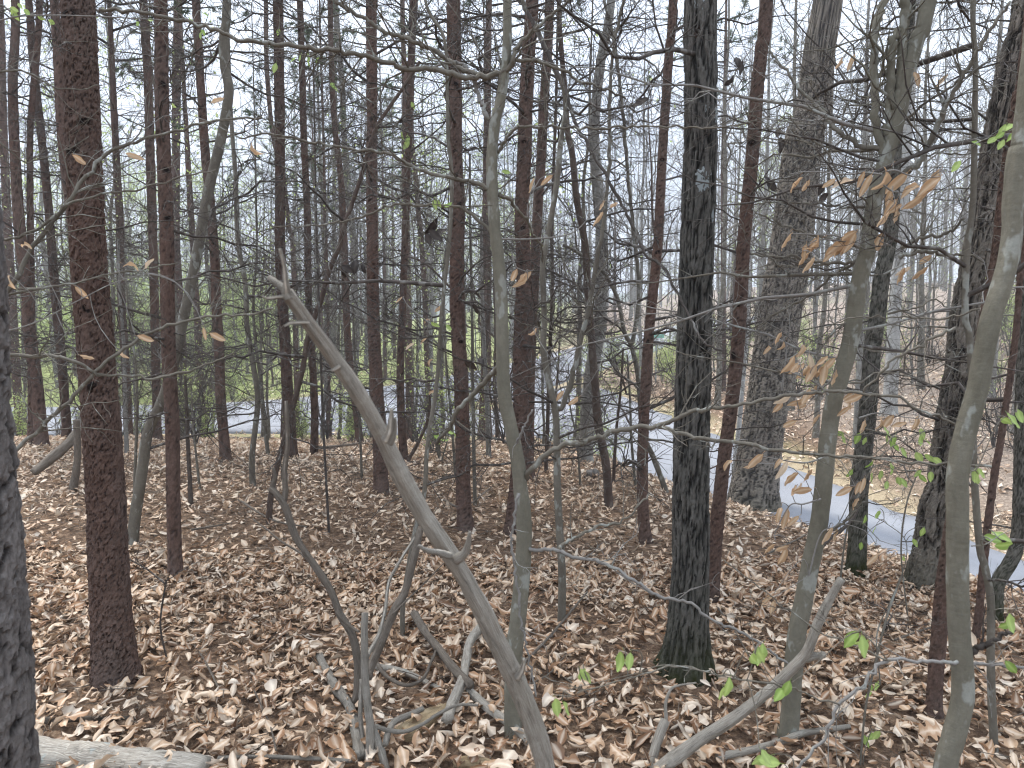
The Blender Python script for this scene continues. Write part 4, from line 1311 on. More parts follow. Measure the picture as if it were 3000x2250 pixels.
dead_thing('dead_branch', 'dark thin slab lying behind the weathered grey log', 'deadd', '110,2118 200,2112 300,2108 398,2106', 20, 12, None, .0)
dead_thing('dead_branch', 'narrow pale stick lying along the very bottom edge', 'deadg', '640,2246 760,2242 900,2248 1030,2256', 12, 10, None, .03)
dead_thing('dead_branch', 'stout broken branch slanting across the foot of the leaning beech', 'dead', '1840,2330 1937,2250 1988,2215 2065,2158 2167,2092 2250,2025 2302,1979 2345,1935 2369,1902 2390,1841 2425,1769 2466,1697', 40, 25, (2.3, 2.15), subs=[('2355,1930 2385,1922 2405,1920 2414,1916', 28, 20, 2.2, 2.18)], k=24, rough=.26)
dead_thing('dead_branch', 'blue-lichened stick lying low by the leaning beech foot', 'dead', '2487,2153 2420,2165 2354,2174 2302,2194 2250,2210 2200,2225 2100,2250', 14, 22, None, .03)
dead_thing('dead_branch', 'short stub poking up from the leaves at the bottom', 'dead', '1900,2290 1906,2250 1927,2169 1950,2110', 30, 26, (2.3, 2.4), subs=[('1952,2115 1950,2060 1965,2020 1990,2008 2040,2000', 12, 5, 2.4, 2.45)])
dead_thing('fallen_log', 'silvery log propped against the short dark snag', 'deadd', '99,1385 140,1352 199,1301 230,1265', 24, 26, (5.9, 6.2), cat='log', rough=.3)
dead_thing('snag', 'short dark dead snag beside the thick reddish pine', 'deadd', '212,1445 225,1370 228,1310 224,1229', 22, 17, (6.05, 6.05), cat='snag', rough=.2)
dead_thing('fallen_log', 'thin dark log lying along the knoll edge by crooked sapling', 'deadd', '668,1285 720,1286 760,1284 810,1286', 8, 6, None, .0, cat='log')
dead_thing('fallen_log', 'dark log on the knoll edge between the two slim pines', 'deadd', '850,1272 880,1258 905,1252', 14, 10, None, .0, cat='log')
dead_thing('dead_branch', 'long thin stick lying behind the pine the dead branch crosses', 'deadd', '920,1328 990,1320 1050,1310 1100,1292', 9, 5, None, .05)
dead_thing('dead_branch', 'thin branch leaning from the leaves toward the low-forking sapling', 'deadd', '1520,1990 1580,1930 1640,1860 1720,1760', 10, 6, None, .05, ntw=4)
dead_thing('dead_branch', 'bow-shaped red-brown branch near the swaying sapling', 'brown', '1196,1350 1228,1290 1250,1240 1258,1195 1262,1140', 9, 7, (6.6, 6.6))
dead_thing('dead_branch', 'gnarled twig dangling over the dark mossy foot', 'twig', '2370,1700 2388,1650 2395,1620 2430,1580 2475,1545 2510,1500 2500,1450', 12, 6, (2.62, 2.75), ntw=4)
sticks = [('1540,2040 1610,2000 1660,1940', 'twig leaning in the leaves below the low-forking sapling'), ('640,2040 600,1960 560,1900', 'thin dark twig among the leaves below the knobbly pine'), ('700,1480 800,1540 900,1560', 'thin twig among leaves behind the crooked dead branch'),
          ('560,1570 620,1560 680,1548', 'dark stick lying behind the knobbly pine foot'), ('2100,1800 2150,1870 2195,1950', 'curved pale stick lying behind the furrowed trunk foot'), ('2620,1900 2700,1870 2760,1850', 'dark twig among leaves near the red-brown leaning pine'),
          ('1300,1480 1360,1500 1440,1440', 'thin twig propped near the sturdy red pine foot'), ('1720,2060 1650,2010 1620,1990', 'short stick lying below the hanging green leaf pair'), ('810,2230 790,2150 745,2050', 'slim dark shoot lying at the bottom among oak leaves'),
          ('2250,1640 2330,1600 2400,1560', 'fine stick on the slope above the mossy trunk')]
for pth, lb in sticks:
    dead_thing('fallen_twig', lb, 'deadd', pth, 7, 4, None, .04, k=6, cat='twig', ntw=3)

# ------------------------------------------------------------------ leaves
def leaf_arrays(N, rng, L, ns, nt_, kind, kc, ka, wavy=.04, pleat=0.0):
    """N leaf blades in local space: x across, y along, z up. returns (N, ns*nt, 3), quads, (ns*nt) midrib mask"""
    s = np.linspace(0, 1, ns)
    t_ = np.linspace(-1, 1, nt_)
    w0 = .25 * np.sin(np.pi * np.clip(s ** 1.25, 0, 1)) ** .8            # chestnut oak: widest past the middle
    w1 = .24 * np.sin(np.pi * s ** .85) ** .9                            # beech
    lob = .5 + .5 * np.cos(2 * np.pi * (s * 3.5 + .1))
    w2 = (.10 + .32 * lob) * np.sin(np.pi * np.clip(s * .96 + .02, 0, 1)) ** .55 + .02   # lobed oak
    W = np.stack([w0, w1, w2], 0)
    W[:, 0] = .012
    W[:, -1] = .006
    Wk = W[kind]                                                          # N, ns
    L = L[:, None, None]
    a_ = t_[None, None, :] * Wk[:, :, None] * L
    kcl = (kc[:, None, None] / L)
    kcl = np.where(np.abs(kcl) < .3, .3, kcl)
    ang = a_ * kcl
    x = np.sin(ang) / kcl
    z = (1 - np.cos(ang)) / kcl
    sl = (s[None, :, None] - .5) * L
    kal = ka[:, None, None] / L
    kal = np.where(np.abs(kal) < .2, .2, kal)
    y = np.sin(sl * kal) / kal * np.ones_like(x)
    z = z + (1 - np.cos(sl * kal)) / kal
    ph = rng.uniform(0, 6.28, (N, 1, 1))
    z = z + wavy * L * np.sin(2 * np.pi * 2.2 * s[None, :, None] + ph) * t_[None, None] ** 2 * np.sign(t_)[None, None]
    if pleat:
        z = z + pleat * L * np.sin(2 * np.pi * 8 * (s[None, :, None] - .22 * np.abs(t_)[None, None])) * np.abs(t_)[None, None]
    V = np.stack([x, y, z], -1).reshape(N, -1, 3)
    i = np.arange(ns - 1)[:, None] * nt_
    j = np.arange(nt_ - 1)[None]
    q = np.stack([i + j, i + j + 1, i + nt_ + j + 1, i + nt_ + j], -1).reshape(-1, 4)
    mid = np.tile((np.abs(t_) < .2).astype(float), ns)
    return V, q, mid


def rotmats(N, rng, tilt):
    yaw = rng.uniform(0, 6.283, N)
    tx = rng.normal(0, tilt, N)
    ty = rng.normal(0, tilt, N)
    flip = rng.random(N) < .45
    ty = np.where(flip, ty + np.pi, ty)
    c, s = np.cos(tx), np.sin(tx)
    Z, O = np.zeros(N), np.ones(N)
    RX = np.stack([O, Z, Z, Z, c, -s, Z, s, c], -1).reshape(N, 3, 3)
    c, s = np.cos(ty), np.sin(ty)
    RY = np.stack([c, Z, s, Z, O, Z, -s, Z, c], -1).reshape(N, 3, 3)
    c, s = np.cos(yaw), np.sin(yaw)
    RZ = np.stack([c, -s, Z, s, c, Z, Z, Z, O], -1).reshape(N, 3, 3)
    return RZ @ RX @ RY


def ground_normals_tilt(V, x, y):
    return V


def scatter_leaves(name, x, y, rng, Lr, ns, nt_, lift, tilt=.38, pleat=0, curl=1.0, pale=0):
    N = len(x)
    L = Lr[0] + (Lr[1] - Lr[0]) * rng.beta(1.3, 1.7, N)
    kind = rng.choice(3, N, p=[.55, .3, .15])
    kc = rng.normal(0, 4.0, N) * curl + np.where(rng.random(N) < .35, rng.choice([-11, 11], N) * curl, 0)
    ka = rng.normal(0, 1.3, N)
    V, q, mid = leaf_arrays(N, rng, L, ns, nt_, kind, kc, ka, .045, pleat)
    RM = rotmats(N, rng, tilt)
    V = np.einsum('nij,nkj->nki', RM, V)
    zmin = V[..., 2].min(1)
    zz = height(x, y)
    V[..., 0] += x[:, None]
    V[..., 1] += y[:, None]
    V[..., 2] += (zz + rng.uniform(lift[0], lift[1], N) - .35 * zmin)[:, None]
    k = V.shape[1]
    Fc = (q[None] + (np.arange(N) * k)[:, None, None]).reshape(-1, 4)
    tint = np.clip(rng.beta(1.35, 1.15, N) + pale, 0, 1)
    A = np.stack([np.repeat(tint, k), np.tile(mid, N)], 1)
    return mk_mesh(name, V.reshape(-1, 3), Fc, 'litter', A)


rl = np.random.default_rng(2024)


def frustum_pts(n, y0, y1, margin, rng, dens_pow=1.0):
    y = np.sqrt(rng.uniform(y0 ** 2, y1 ** 2, n * 3))
    hw = y * .74 + margin
    x = rng.uniform(-1, 1, n * 3) * (y1 * .74 + margin)
    m = np.abs(x) < hw
    return x[m][:n], y[m][:n]


def bare_mask(x, y, rng):
    """bare soil round the trunks' feet and along a few worn patches"""
    keep = np.ones(len(x), bool)
    for D_ in TREES.values():
        b_ = D_['base']
        rr = max(D_['r'][2] * 1.8, .05) + .07
        d = np.hypot(x - b_[0], y - b_[1])
        keep &= ~((d < rr) & (rng.random(len(x)) < .2))
    for (u, v, ra) in ((1770, 1830, .35), (150, 1540, .35), (1500, 1760, .3), (1900, 1960, .25), (420, 2030, .22)):
        g = ground_at(u, v)
        d = np.hypot((x - g[0]), (y - g[1]))
        keep &= ~((d < ra * (.6 + .8 * vnoise(x * 6, y * 6, 3))) & (rng.random(len(x)) < .45))
    return keep


xs, ys = frustum_pts(19500, 1.6, 4.6, .5, rl)
xs, ys = np.array(xs), np.array(ys)
k_ = bare_mask(xs, ys, rl)
near_me = scatter_leaves('litter_near', xs[k_], ys[k_], rl, (.022, .10), 6, 5, (.0, .04), .42, .0)
xs, ys = frustum_pts(58000, 4.6, 11.5, 1.2, rl)
k_ = bare_mask(xs, ys, rl)
dA_, _ = road_near(RAf, xs, ys)
k_ &= dA_ > WA + .15
mid_me = scatter_leaves('litter_mid', xs[k_], ys[k_], rl, (.028, .105), 4, 3, (.0, .035), .45)
# thinner leaves out on the slopes across the road and along the verges
yf = np.sqrt(rl.uniform(7 ** 2, 45 ** 2, 60000))
xf = rl.uniform(-.6, .85, 60000) * yf
zf_, dAf, dBf = height(xf, yf, True)
onroad = (dAf < WA) | (dBf < WB)
right = (xf > 5.2) | ((yf < 19) & (xf > -9) & (yf > 10)) | (rl.random(60000) < .25)
edge = (np.minimum(dAf - WA, dBf - WB) > -.55)
keep = (right & ~onroad & (rl.random(60000) < 1.0)) | (onroad & (rl.random(60000) < np.where(edge, .05, .012)))
xf, yf = xf[keep][:20000], yf[keep][:20000]
far_me = scatter_leaves('litter_far', xf, yf, rl, (.10, .18), 3, 3, (.005, .04), .4, 0, .6, .05)
lit = link('leaf_litter', near_me, kind='stuff')
tag(lit, 'thick carpet of curled dry brown leaves on the knoll', 'leaf litter')
lit2 = link('leaf_litter', mid_me, kind='stuff')
tag(lit2, 'dry brown leaves covering the ground up to the road bank', 'leaf litter')
lit3 = link('leaf_litter', far_me, kind='stuff')
tag(lit3, 'thin scatter of brown leaves on the slope across the road', 'leaf litter')

# pine straw and crumbs of bark between the leaves
xs, ys = frustum_pts(5200, 1.7, 7.5, .3, rl)
T = Tubes()
zz = height(xs, ys)
for i in range(len(xs)):
    a_ = rl.uniform(0, 6.28)
    l_ = rl.uniform(.03, .14)
    d = np.array([math.cos(a_), math.sin(a_), rl.normal(0, .18)])
    p = np.array([xs[i], ys[i], zz[i] + rl.uniform(.02, .055)])
    T.add(np.array([p - d * l_ * .5, p + rl.normal(0, .006, 3), p + d * l_ * .5]), rl.uniform(.0007, .0022), 3)
o = link('pine_straw', T.mesh('pine_straw', 'deadd'), kind='stuff')
tag(o, 'fine brown twig bits and needles strewn between the leaves', 'pine straw')

# the largest fallen leaves, one by one
LM = [(k, D_['base']) for k, D_ in TREES.items()]
SHORT = {'near': 'the flaky grey trunk', 'p1': 'the thick reddish pine', 'o26': 'the furrowed trunk', 'b17': 'the smooth beech stem', 'b29': 'the leaning beech', 'b32': 'the close smooth stem', 'p31': 'the red-brown leaning pine', 's16': 'the swaying sapling', 's20': 'the low-forking sapling', 's30': 'the slim pale sapling', 'p4': 'the knobbly pine'}
LMK = [(SHORT[k], TREES[k]['base']) for k in SHORT] + [('the weathered grey log', ground_at(300, 2215)), ('the upright pale stick', ground_at(1080, 2190)), ('the rotten log', ground_at(1240, 2130)), ('the stout broken branch', ground_at(2050, 2190)), ('the crooked dead branch', ground_at(1030, 2040)), ('the open leaf patch', ground_at(700, 2120)), ('the bottom edge', ground_at(1750, 2200)), ('the blue-lichened stick', ground_at(2350, 2190))]
LEAFL = {}
cnt = 0
tries = 0
placed = []
while cnt < 300 and tries < 6000:
    tries += 1
    v = 2285 - 560 * rl.random() ** 1.25
    u = rl.uniform(30, 2990)
    g = ground_at(u, v)
    if any((g[0] - p[0]) ** 2 + (g[1] - p[1]) ** 2 < .07 ** 2 for p in placed) or any(math.hypot(g[0] - D_['base'][0], g[1] - D_['base'][1]) < D_['r'][2] * 1.4 + .04 for D_ in TREES.values()):
        continue
    placed.append(g)
    kind = int(rl.choice(3, p=[.56, .24, .20]))
    Ln = float(rl.uniform(.065, .11) if kind != 1 else rl.uniform(.055, .085))
    kc = float(rl.normal(0, 3) + (rl.choice([-7, 7]) if rl.random() < .35 else 0))
    V, q, mid = leaf_arrays(1, rl, np.array([Ln]), 15 if kind == 2 else 12, 5, np.array([kind]), np.array([kc]), np.array([rl.normal(0, 1.1)]), .05, .012 if kind < 2 else .004)
    RM = rotmats(1, rl, .32)
    V = np.einsum('nij,nkj->nki', RM, V)[0]
    tint = float(np.clip(rl.beta(1.5, 1.2), 0.02, .98))
    A = np.stack([np.full(len(V), tint), mid], 1)
    me = mk_mesh('fallen_leaf', V, q, 'litter', A)
    o = link('fallen_leaf', me, None, (g[0], g[1], g[2] + float(rl.uniform(.03, .05)) - .5 * float(V[:, 2].min())))
    colour = 'dark brown' if tint < .25 else 'orange-brown' if tint < .45 else 'light brown' if tint < .65 else 'pale tan' if tint < .85 else 'greyish'
    shape = 'tightly rolled' if abs(kc) > 6.5 else 'half-curled' if abs(kc) > 3 else 'open'
    kd = ['toothed oak leaf', 'ribbed beech leaf', 'lobed oak leaf'][kind]
    near_ = min(LMK, key=lambda e: math.hypot(g[0] - e[1][0], g[1] - e[1][1]))
    tag(o, '%s %s %s' % (shape, colour, kd), 'leaf', 'fallen leaves on the forest floor')
    LEAFL.setdefault((shape, colour, kd, near_[0]), []).append((math.hypot(g[0] - near_[1][0], g[1] - near_[1][1]), o))
    cnt += 1

for (shape, colour, kd, nm_), lst in LEAFL.items():
    lst.sort(key=lambda e: e[0])
    for i_, (_, o_) in enumerate(lst):
        o_['label'] = '%s %s %s, %s %s' % (shape, colour, kd, 'lying close to' if len(lst) == 1 else ['closest of its kind to', 'second closest to', 'third closest to', 'fourth closest to', 'fifth closest to', 'sixth closest to', 'seventh closest to', 'eighth closest to', 'ninth closest to', 'tenth closest to'][min(i_, 9)], nm_)

# ------------------------------------------------------------------ leaves still on the twigs
ra = np.random.default_rng(64)


def hang_leaf_mesh(kind, seed):
    r_ = np.random.default_rng(seed)
    V, q, mid = leaf_arrays(1, r_, np.array([1.0]), 12, 5, np.array([1]), np.array([r_.uniform(2.5, 7) if kind == 'tan' else r_.uniform(1.0, 3.0)]), np.array([r_.normal(.3, .8)]), .03, .02 if kind == 'tan' else .008)
    V = V[0].copy()
    V[:, 0] *= .8 if kind == 'tan' else 1.05
    V[:, 1] += .5
    # petiole
    T = Tubes()
    T.add(np.array([[0, -.16, .03], [0, -.05, .0], [0, .03, 0]]), [.010, .009, .008], 4)
    PV, PQ = T.V[0], T.Q[0]
    nV = len(V)
    Vall = np.vstack([V, PV])
    Qall = np.vstack([q, PQ + nV])
    tint = r_.random()
    A = np.column_stack([np.full(len(Vall), tint), np.concatenate([mid, np.zeros(len(PV))])])
    return mk_mesh('leaf', Vall, Qall, kind, A)


TANM = [hang_leaf_mesh('tan', 10 + i) for i in range(10)]
GRNM = [hang_leaf_mesh('green', 40 + i) for i in range(8)]
BLKM = [hang_leaf_mesh('black', 60 + i) for i in range(3)]


def hang_leaf(root, base_w, axis_dir, normal, L, meshes, origin):
    yv = Vector(axis_dir).normalized()
    zv = Vector(normal)
    zv = (zv - yv * zv.dot(yv)).normalized()
    xv = yv.cross(zv)
    m3 = Matrix((xv, yv, zv)).transposed()
    o = link('leaf', meshes[int(ra.integers(len(meshes)))], root, tuple(Vector(base_w) - origin), m3.to_quaternion(), L)
    return o


def leaf_cluster(key, pts, main, depth, size, meshes, mat='ptwig', wmain=6, direc=(-.75, -.9), spread=.35, root=None):
    """leaves on a small twig of a tree: pts are leaf-blade centres (pixels)"""
    rt = root if root is not None else TREES[key]['root']
    px = parse(main) if isinstance(main, str) else main
    P = np.array([at(u, v, depth) for u, v in px])
    C = crom(P, max(8, 6 * len(P)))
    T = Tubes()
    T.add(C, np.linspace(wmain, 2.2, len(C)) * .5 * depth / F, 6)
    todo = []
    for (u, v) in pts:
        dep = depth + ra.normal(0, .03)
        dx, dy = direc[0] + ra.normal(0, spread), direc[1] + ra.normal(0, spread)
        l_ = math.hypot(dx, dy)
        dx, dy = dx / l_, dy / l_
        L = size * ra.uniform(.75, 1.15) * (.72 if meshes is GRNM else 1.15)
        c_ = at(u, v, dep)
        ax = np.array([dx, ra.normal(0, .3), dy])
        ax /= np.linalg.norm(ax)
        b_ = c_ - ax * L * .5
        nmv = np.array([ra.normal(0, .7), -1, ra.normal(.7 if meshes is GRNM else .3, .6)])
        pet = b_ - ax * L * .15
        cand = np.vstack([C] + [k_ for k_ in BRS if np.linalg.norm(k_.mean(0) - pet) < 1.6])
        i = int(np.argmin(np.linalg.norm(cand - pet, axis=1)))
        q0 = cand[i]
        own = i >= len(C)
        TT = Tubes() if own else T
        ln = np.linalg.norm(q0 - pet)
        sw = ra.normal(0, .12, 3) * ln
        t5 = np.linspace(0, 1, 6)[:, None]
        TT.add(q0 * (1 - t5) + pet * t5 + (sw + np.array([0, 0, .1 * ln])) * np.sin(np.pi * t5), np.linspace(.0016, .0011, 6), 4)
        if own:      # hangs from another branch: a twig of its own
            hang_leaf(link('twig', TT.mesh('twig', mat, np.array(rt.location)), rt), b_, ax, nmv, L, meshes, rt.location)
        else:
            todo.append((b_, ax, nmv, L))
    tw_ = link('twig', T.mesh('twig', mat, np.array(rt.location)), rt)
    for b_, ax, nmv, L in todo:
        hang_leaf(tw_, b_, ax, nmv, L, meshes, rt.location)


def c4(s):
    return [(2200 + float(a.split(',')[0]) / 2.2125, float(a.split(',')[1]) / 2.2125) for a in s.split()]


def c8(s):
    return [(u, v + 700) for u, v in c4(s)]


def c12(s):
    return [(2200 + float(a.split(',')[0]) / 1.9516, 1400 + float(a.split(',')[1]) / 1.9516) for a in s.split()]


def c11(s):
    return [(u - 750, v) for u, v in c12(s)]


leaf_cluster('b29', c4('280,1190 345,1210 500,1190 590,1190 715,1170 742,1205'), c4('850,1130 740,1120 600,1130 450,1115 330,1115 250,1130'), Yc - .12, .062, TANM)
leaf_cluster('b29', c4('860,1165 930,1195 1040,1225 1090,1260 1150,1210 1190,1180'), c4('880,1110 940,1105 1040,1140 1150,1150 1230,1145'), Yc - .2, .078, TANM)
leaf_cluster('b29', c4('895,1290 905,1340 930,1400 845,1420 1050,1310 915,1370'), c4('860,1200 920,1240 1010,1250 1070,1270'), Yc - .2, .072, TANM)
leaf_cluster('b29', c4('570,410 1075,515 1240,530 650,410'), c4('1000,560 1080,480 1180,490 1270,495'), Yc, .055, TANM)
leaf_cluster('b29', c4('220,1560 400,1590 560,1600 620,1530 610,1580 820,1580 520,1640 350,1640'), c4('700,1600 560,1530 400,1520 200,1510'), Yc - .1, .068, TANM)
leaf_cluster('b29', c8('330,130 365,170 400,50 545,60 600,60 640,30'), c8('700,40 560,10 420,10 320,90'), Yc - .1, .066, TANM)
leaf_cluster('b29', c8('170,640 205,690 110,715 330,720'), c8('200,980 230,720 200,620 205,530'), Yc + .1, .056, TANM)
leaf_cluster('b29', c8('240,820 300,850 390,810 460,800 500,820 340,860 420,870 470,890 530,900 275,840 440,845 385,880'), c8('500,1010 430,940 330,890 250,860 180,790'), Yc - .12, .062, TANM)
leaf_cluster('b29', c8('180,1090 205,1040 290,1060 330,1080 390,1000 410,1170 240,1200 350,1030'), c8('470,1020 400,980 280,1010 180,1010'), Yc - .1, .062, TANM)
leaf_cluster('b29', c8('640,1020 630,1070 600,1120 660,1040'), c8('560,1000 610,980 660,985'), Yc - .1, .06, TANM)
leaf_cluster('b29', c8('880,1190 955,1210 1065,1200 720,1220 840,1200'), c8('700,1160 820,1130 960,1150 1080,1165'), Yc + .1, .06, TANM, direc=(-.3, -1))
leaf_cluster('b29', c8('960,240 985,210 1120,140 1080,220'), c8('860,230 980,170 1130,110'), Yc + .1, .06, TANM)
leaf_cluster('b29', c8('200,1500 250,1550 300,1620 360,1530 20,1440 600,1640 720,1600 180,1450'), c8('460,1420 360,1450 240,1440 20,1400'), Yc - .15, .06, TANM)
leaf_cluster('b29', c12('250,80 290,70 160,210 195,240 240,250 100,400 170,400 180,450'), c12('400,120 300,150 220,160 130,330'), Yc - .15, .058, TANM)
leaf_cluster('b29', c12('430,330 475,325 90,700 610,60 600,150 690,470 520,80 120,740'), c12('330,560 400,320 500,260 610,20'), Yc - .05, .056, TANM)
leaf_cluster('b17', [(1995 + 135, 1362), (2195, 1365), (1505, 810), (1530, 820), (1545, 815), (1520, 832)], '1500,745 1510,780 1540,795', Yb - .08, .05, TANM)
leaf_cluster('b17', [(1640, 1160), (1560, 975), (1680, 1175), (1560, 545), (1600, 530), (1765, 605), (1795, 600), (1750, 640)], '1465,700 1560,700 1680,680 1760,590', Yb + .2, .05, TANM)
leaf_cluster('s16', [(1260, 1060), (1250, 940), (1240, 1000), (1200, 1015), (1285, 905), (1170, 880), (1265, 1150)], '1285,960 1262,950 1200,900 1180,870', TREES['s16']['Y'], .05, TANM)
leaf_cluster(None, [(238, 470), (640, 295), (748, 440), (398, 460), (385, 778), (437, 772), (240, 858), (258, 1045), (362, 1040), (28, 825), (75, 718), (430, 995), (640, 990), (600, 978)], '-200,1000 60,960 230,880 330,830 430,800', 2.4, .05, TANM, root=sb, direc=(.8, -.3))
# fresh green leaves
leaf_cluster('b29b', c8('640,1520 735,1310 690,1295 600,1300 770,1460 780,1550 570,1260'), c8('760,1260 700,1270 640,1290 600,1420'), 2.5, .058, GRNM, 'sap', 4, (.1, -1), .5)
leaf_cluster('b29b', c8('880,1300 920,1310 940,1350 990,1385 1110,1265 1095,1310 1145,1320 1090,1415 1160,1420 880,1250 1210,1440'), c8('740,1230 860,1260 990,1290 1110,1250 1150,1240'), 2.45, .062, GRNM, 'sap', 4, (.2, -1), .5)
leaf_cluster('b29b', c8('840,1530 910,1490 990,1580 1080,1520 1115,1550 1165,1540 880,1600 960,1570'), c8('740,1500 860,1460 980,1500 1160,1490'), 2.5, .058, GRNM, 'sap', 4, (0, -1), .5)
leaf_cluster('b32', c8('1450,1530 1490,1520 1465,1560 1650,1175 1740,1150 1700,1180'), c8('1420,1500 1470,1480 1600,1200 1720,1120'), Yd_ - .1, .055, GRNM, 'sap', 4, (.5, -.8), .4)
leaf_cluster('thin14', c12('700,300 940,370 650,240 630,390 870,460 980,310 720,210 690,1200 670,1240 715,1190'), c12('740,1180 720,900 800,700 880,500 880,350 760,250'), TREES['thin14']['Y'] + .3, .06, GRNM, 'sap', 5, (.1, -1), .6)
leaf_cluster('thin14', c12('660,1510 715,1470 690,1480'), c12('640,1659 650,1560 690,1440'), TREES['thin14']['Y'], .06, GRNM, 'sap', 4, (.1, -1), .4)
leaf_cluster('b32', c12('1380,350 1450,385 1440,340 1480,830 1460,840 1490,1085'), c12('1260,390 1340,380 1420,330 1480,300'), Yd_ - .1, .062, GRNM, 'sap', 4, (.6, -.6), .5)
leaf_cluster('b32', c12('570,925 640,965 610,940 160,1240 200,1210 40,1020 60,1010 100,1620 60,1610'), c12('780,1040 660,910 560,900 200,1180 20,1000'), Yd_ - .2, .068, GRNM, 'sap', 4, (-.6, -.6), .5)
leaf_cluster('b32', c11('350,1310 405,1320 720,1050 770,1050 490,1115 520,1130 1290,1230 1330,1200 1470,1030 1520,1020 1550,1600'), c11('1561,1170 1380,1150 1000,1070 800,1120 500,1190 390,1220'), Yd_ - .3, .06, GRNM, 'sap', 4, (.1, -1), .4)
leaf_cluster('b17', [(1288, 597), (1315, 601), (1482, 504), (1275, 600)], '1443,600 1350,605 1270,598', Yb - .05, .055, GRNM, 'sap', 4, (.6, -.6), .5)
leaf_cluster('s16', [(1279, 953), (1315, 960), (1270, 950), (1283, 1283), (1306, 1290), (1333, 1272), (1320, 1268)], '1290,940 1300,945 1315,1255 1340,1262', TREES['s16']['Y'] - .05, .06, GRNM, 'sap', 3, (.6, -.6), .5)
leaf_cluster('b32', c4('1630,850 1700,880 1560,910 1620,940 1465,930 1660,830 1610,880 1330,1080'), c4('1770,800 1650,860 1550,890 1430,940'), Yd_ + .3, .055, GRNM, 'sap', 4, (-.4, -.7), .5)
leaf_cluster(None, [(43, 29), (59, 18), (120, 52), (154, 66), (81, 38), (45, 45), (405, 72), (588, 104), (601, 41), (560, 61), (440, 60), (595, 95)], '-210,150 0,60 150,45 420,55 620,70', 2.6, .05, GRNM, root=sb, direc=(.5, -.6))
leaf_cluster('p9', [(880, 170), (905, 185), (860, 175), (815, 95), (975, 250), (985, 262), (805, 200), (1195, 410), (1180, 400), (1190, 425), (905, 165), (930, 178), (1210, 310)], '1089,300 1000,230 900,150 820,120', 5.5, .10, GRNM, 'sap', 4, (0, -1), .6)
# withered dark leaves hanging in the sapling tangle
leaf_cluster('s16', [(1265, 665), (1275, 690), (1290, 680), (1255, 700), (1020, 790), (1040, 782), (1065, 785), (1010, 800), (1395, 905), (1410, 1060), (1380, 1070)], '1310,560 1290,620 1270,660', TREES['s16']['Y'], .07, BLKM, 'twig', 4, (0, -1), .6)
leaf_cluster('p27', [(2140, 235), (2160, 180), (2170, 200), (2280, 390), (2290, 420), (2285, 440), (2262, 545), (2250, 535), (2410, 580), (2405, 555), (1860, 310), (1875, 300)], '2206,430 2250,400 2280,380', TREES['p27']['Y'] - .3, .065, BLKM, 'twig', 4, (0, -1), .6)

# ------------------------------------------------------------------ trees behind
def leaf_spray(C, rng, n, spread, size, mat, name='foliage'):
    """small leaf faces round points C"""
    C = np.repeat(np.asarray(C), n, 0)
    N = len(C)
    p = C + rng.normal(0, spread, (N, 3))
    d = rng.normal(0, 1, (N, 3))
    d[:, 2] -= .5
    d /= np.linalg.norm(d, axis=1, keepdims=True)
    sd_ = np.cross(d, rng.normal(0, 1, (N, 3)))
    sd_ /= np.linalg.norm(sd_, axis=1, keepdims=True)
    l_ = size * rng.uniform(.6, 1.3, (N, 1))
    V = np.stack([p, p + d * l_ * .5 + sd_ * l_ * .3, p + d * l_, p + d * l_ * .5 - sd_ * l_ * .3], 1).reshape(-1, 3)
    Fc = np.arange(N * 4).reshape(-1, 4)
    tint = np.repeat(rng.random(N), 4)
    return mk_mesh(name, V, Fc, mat, np.stack([tint, tint * 0], 1), smooth=False)


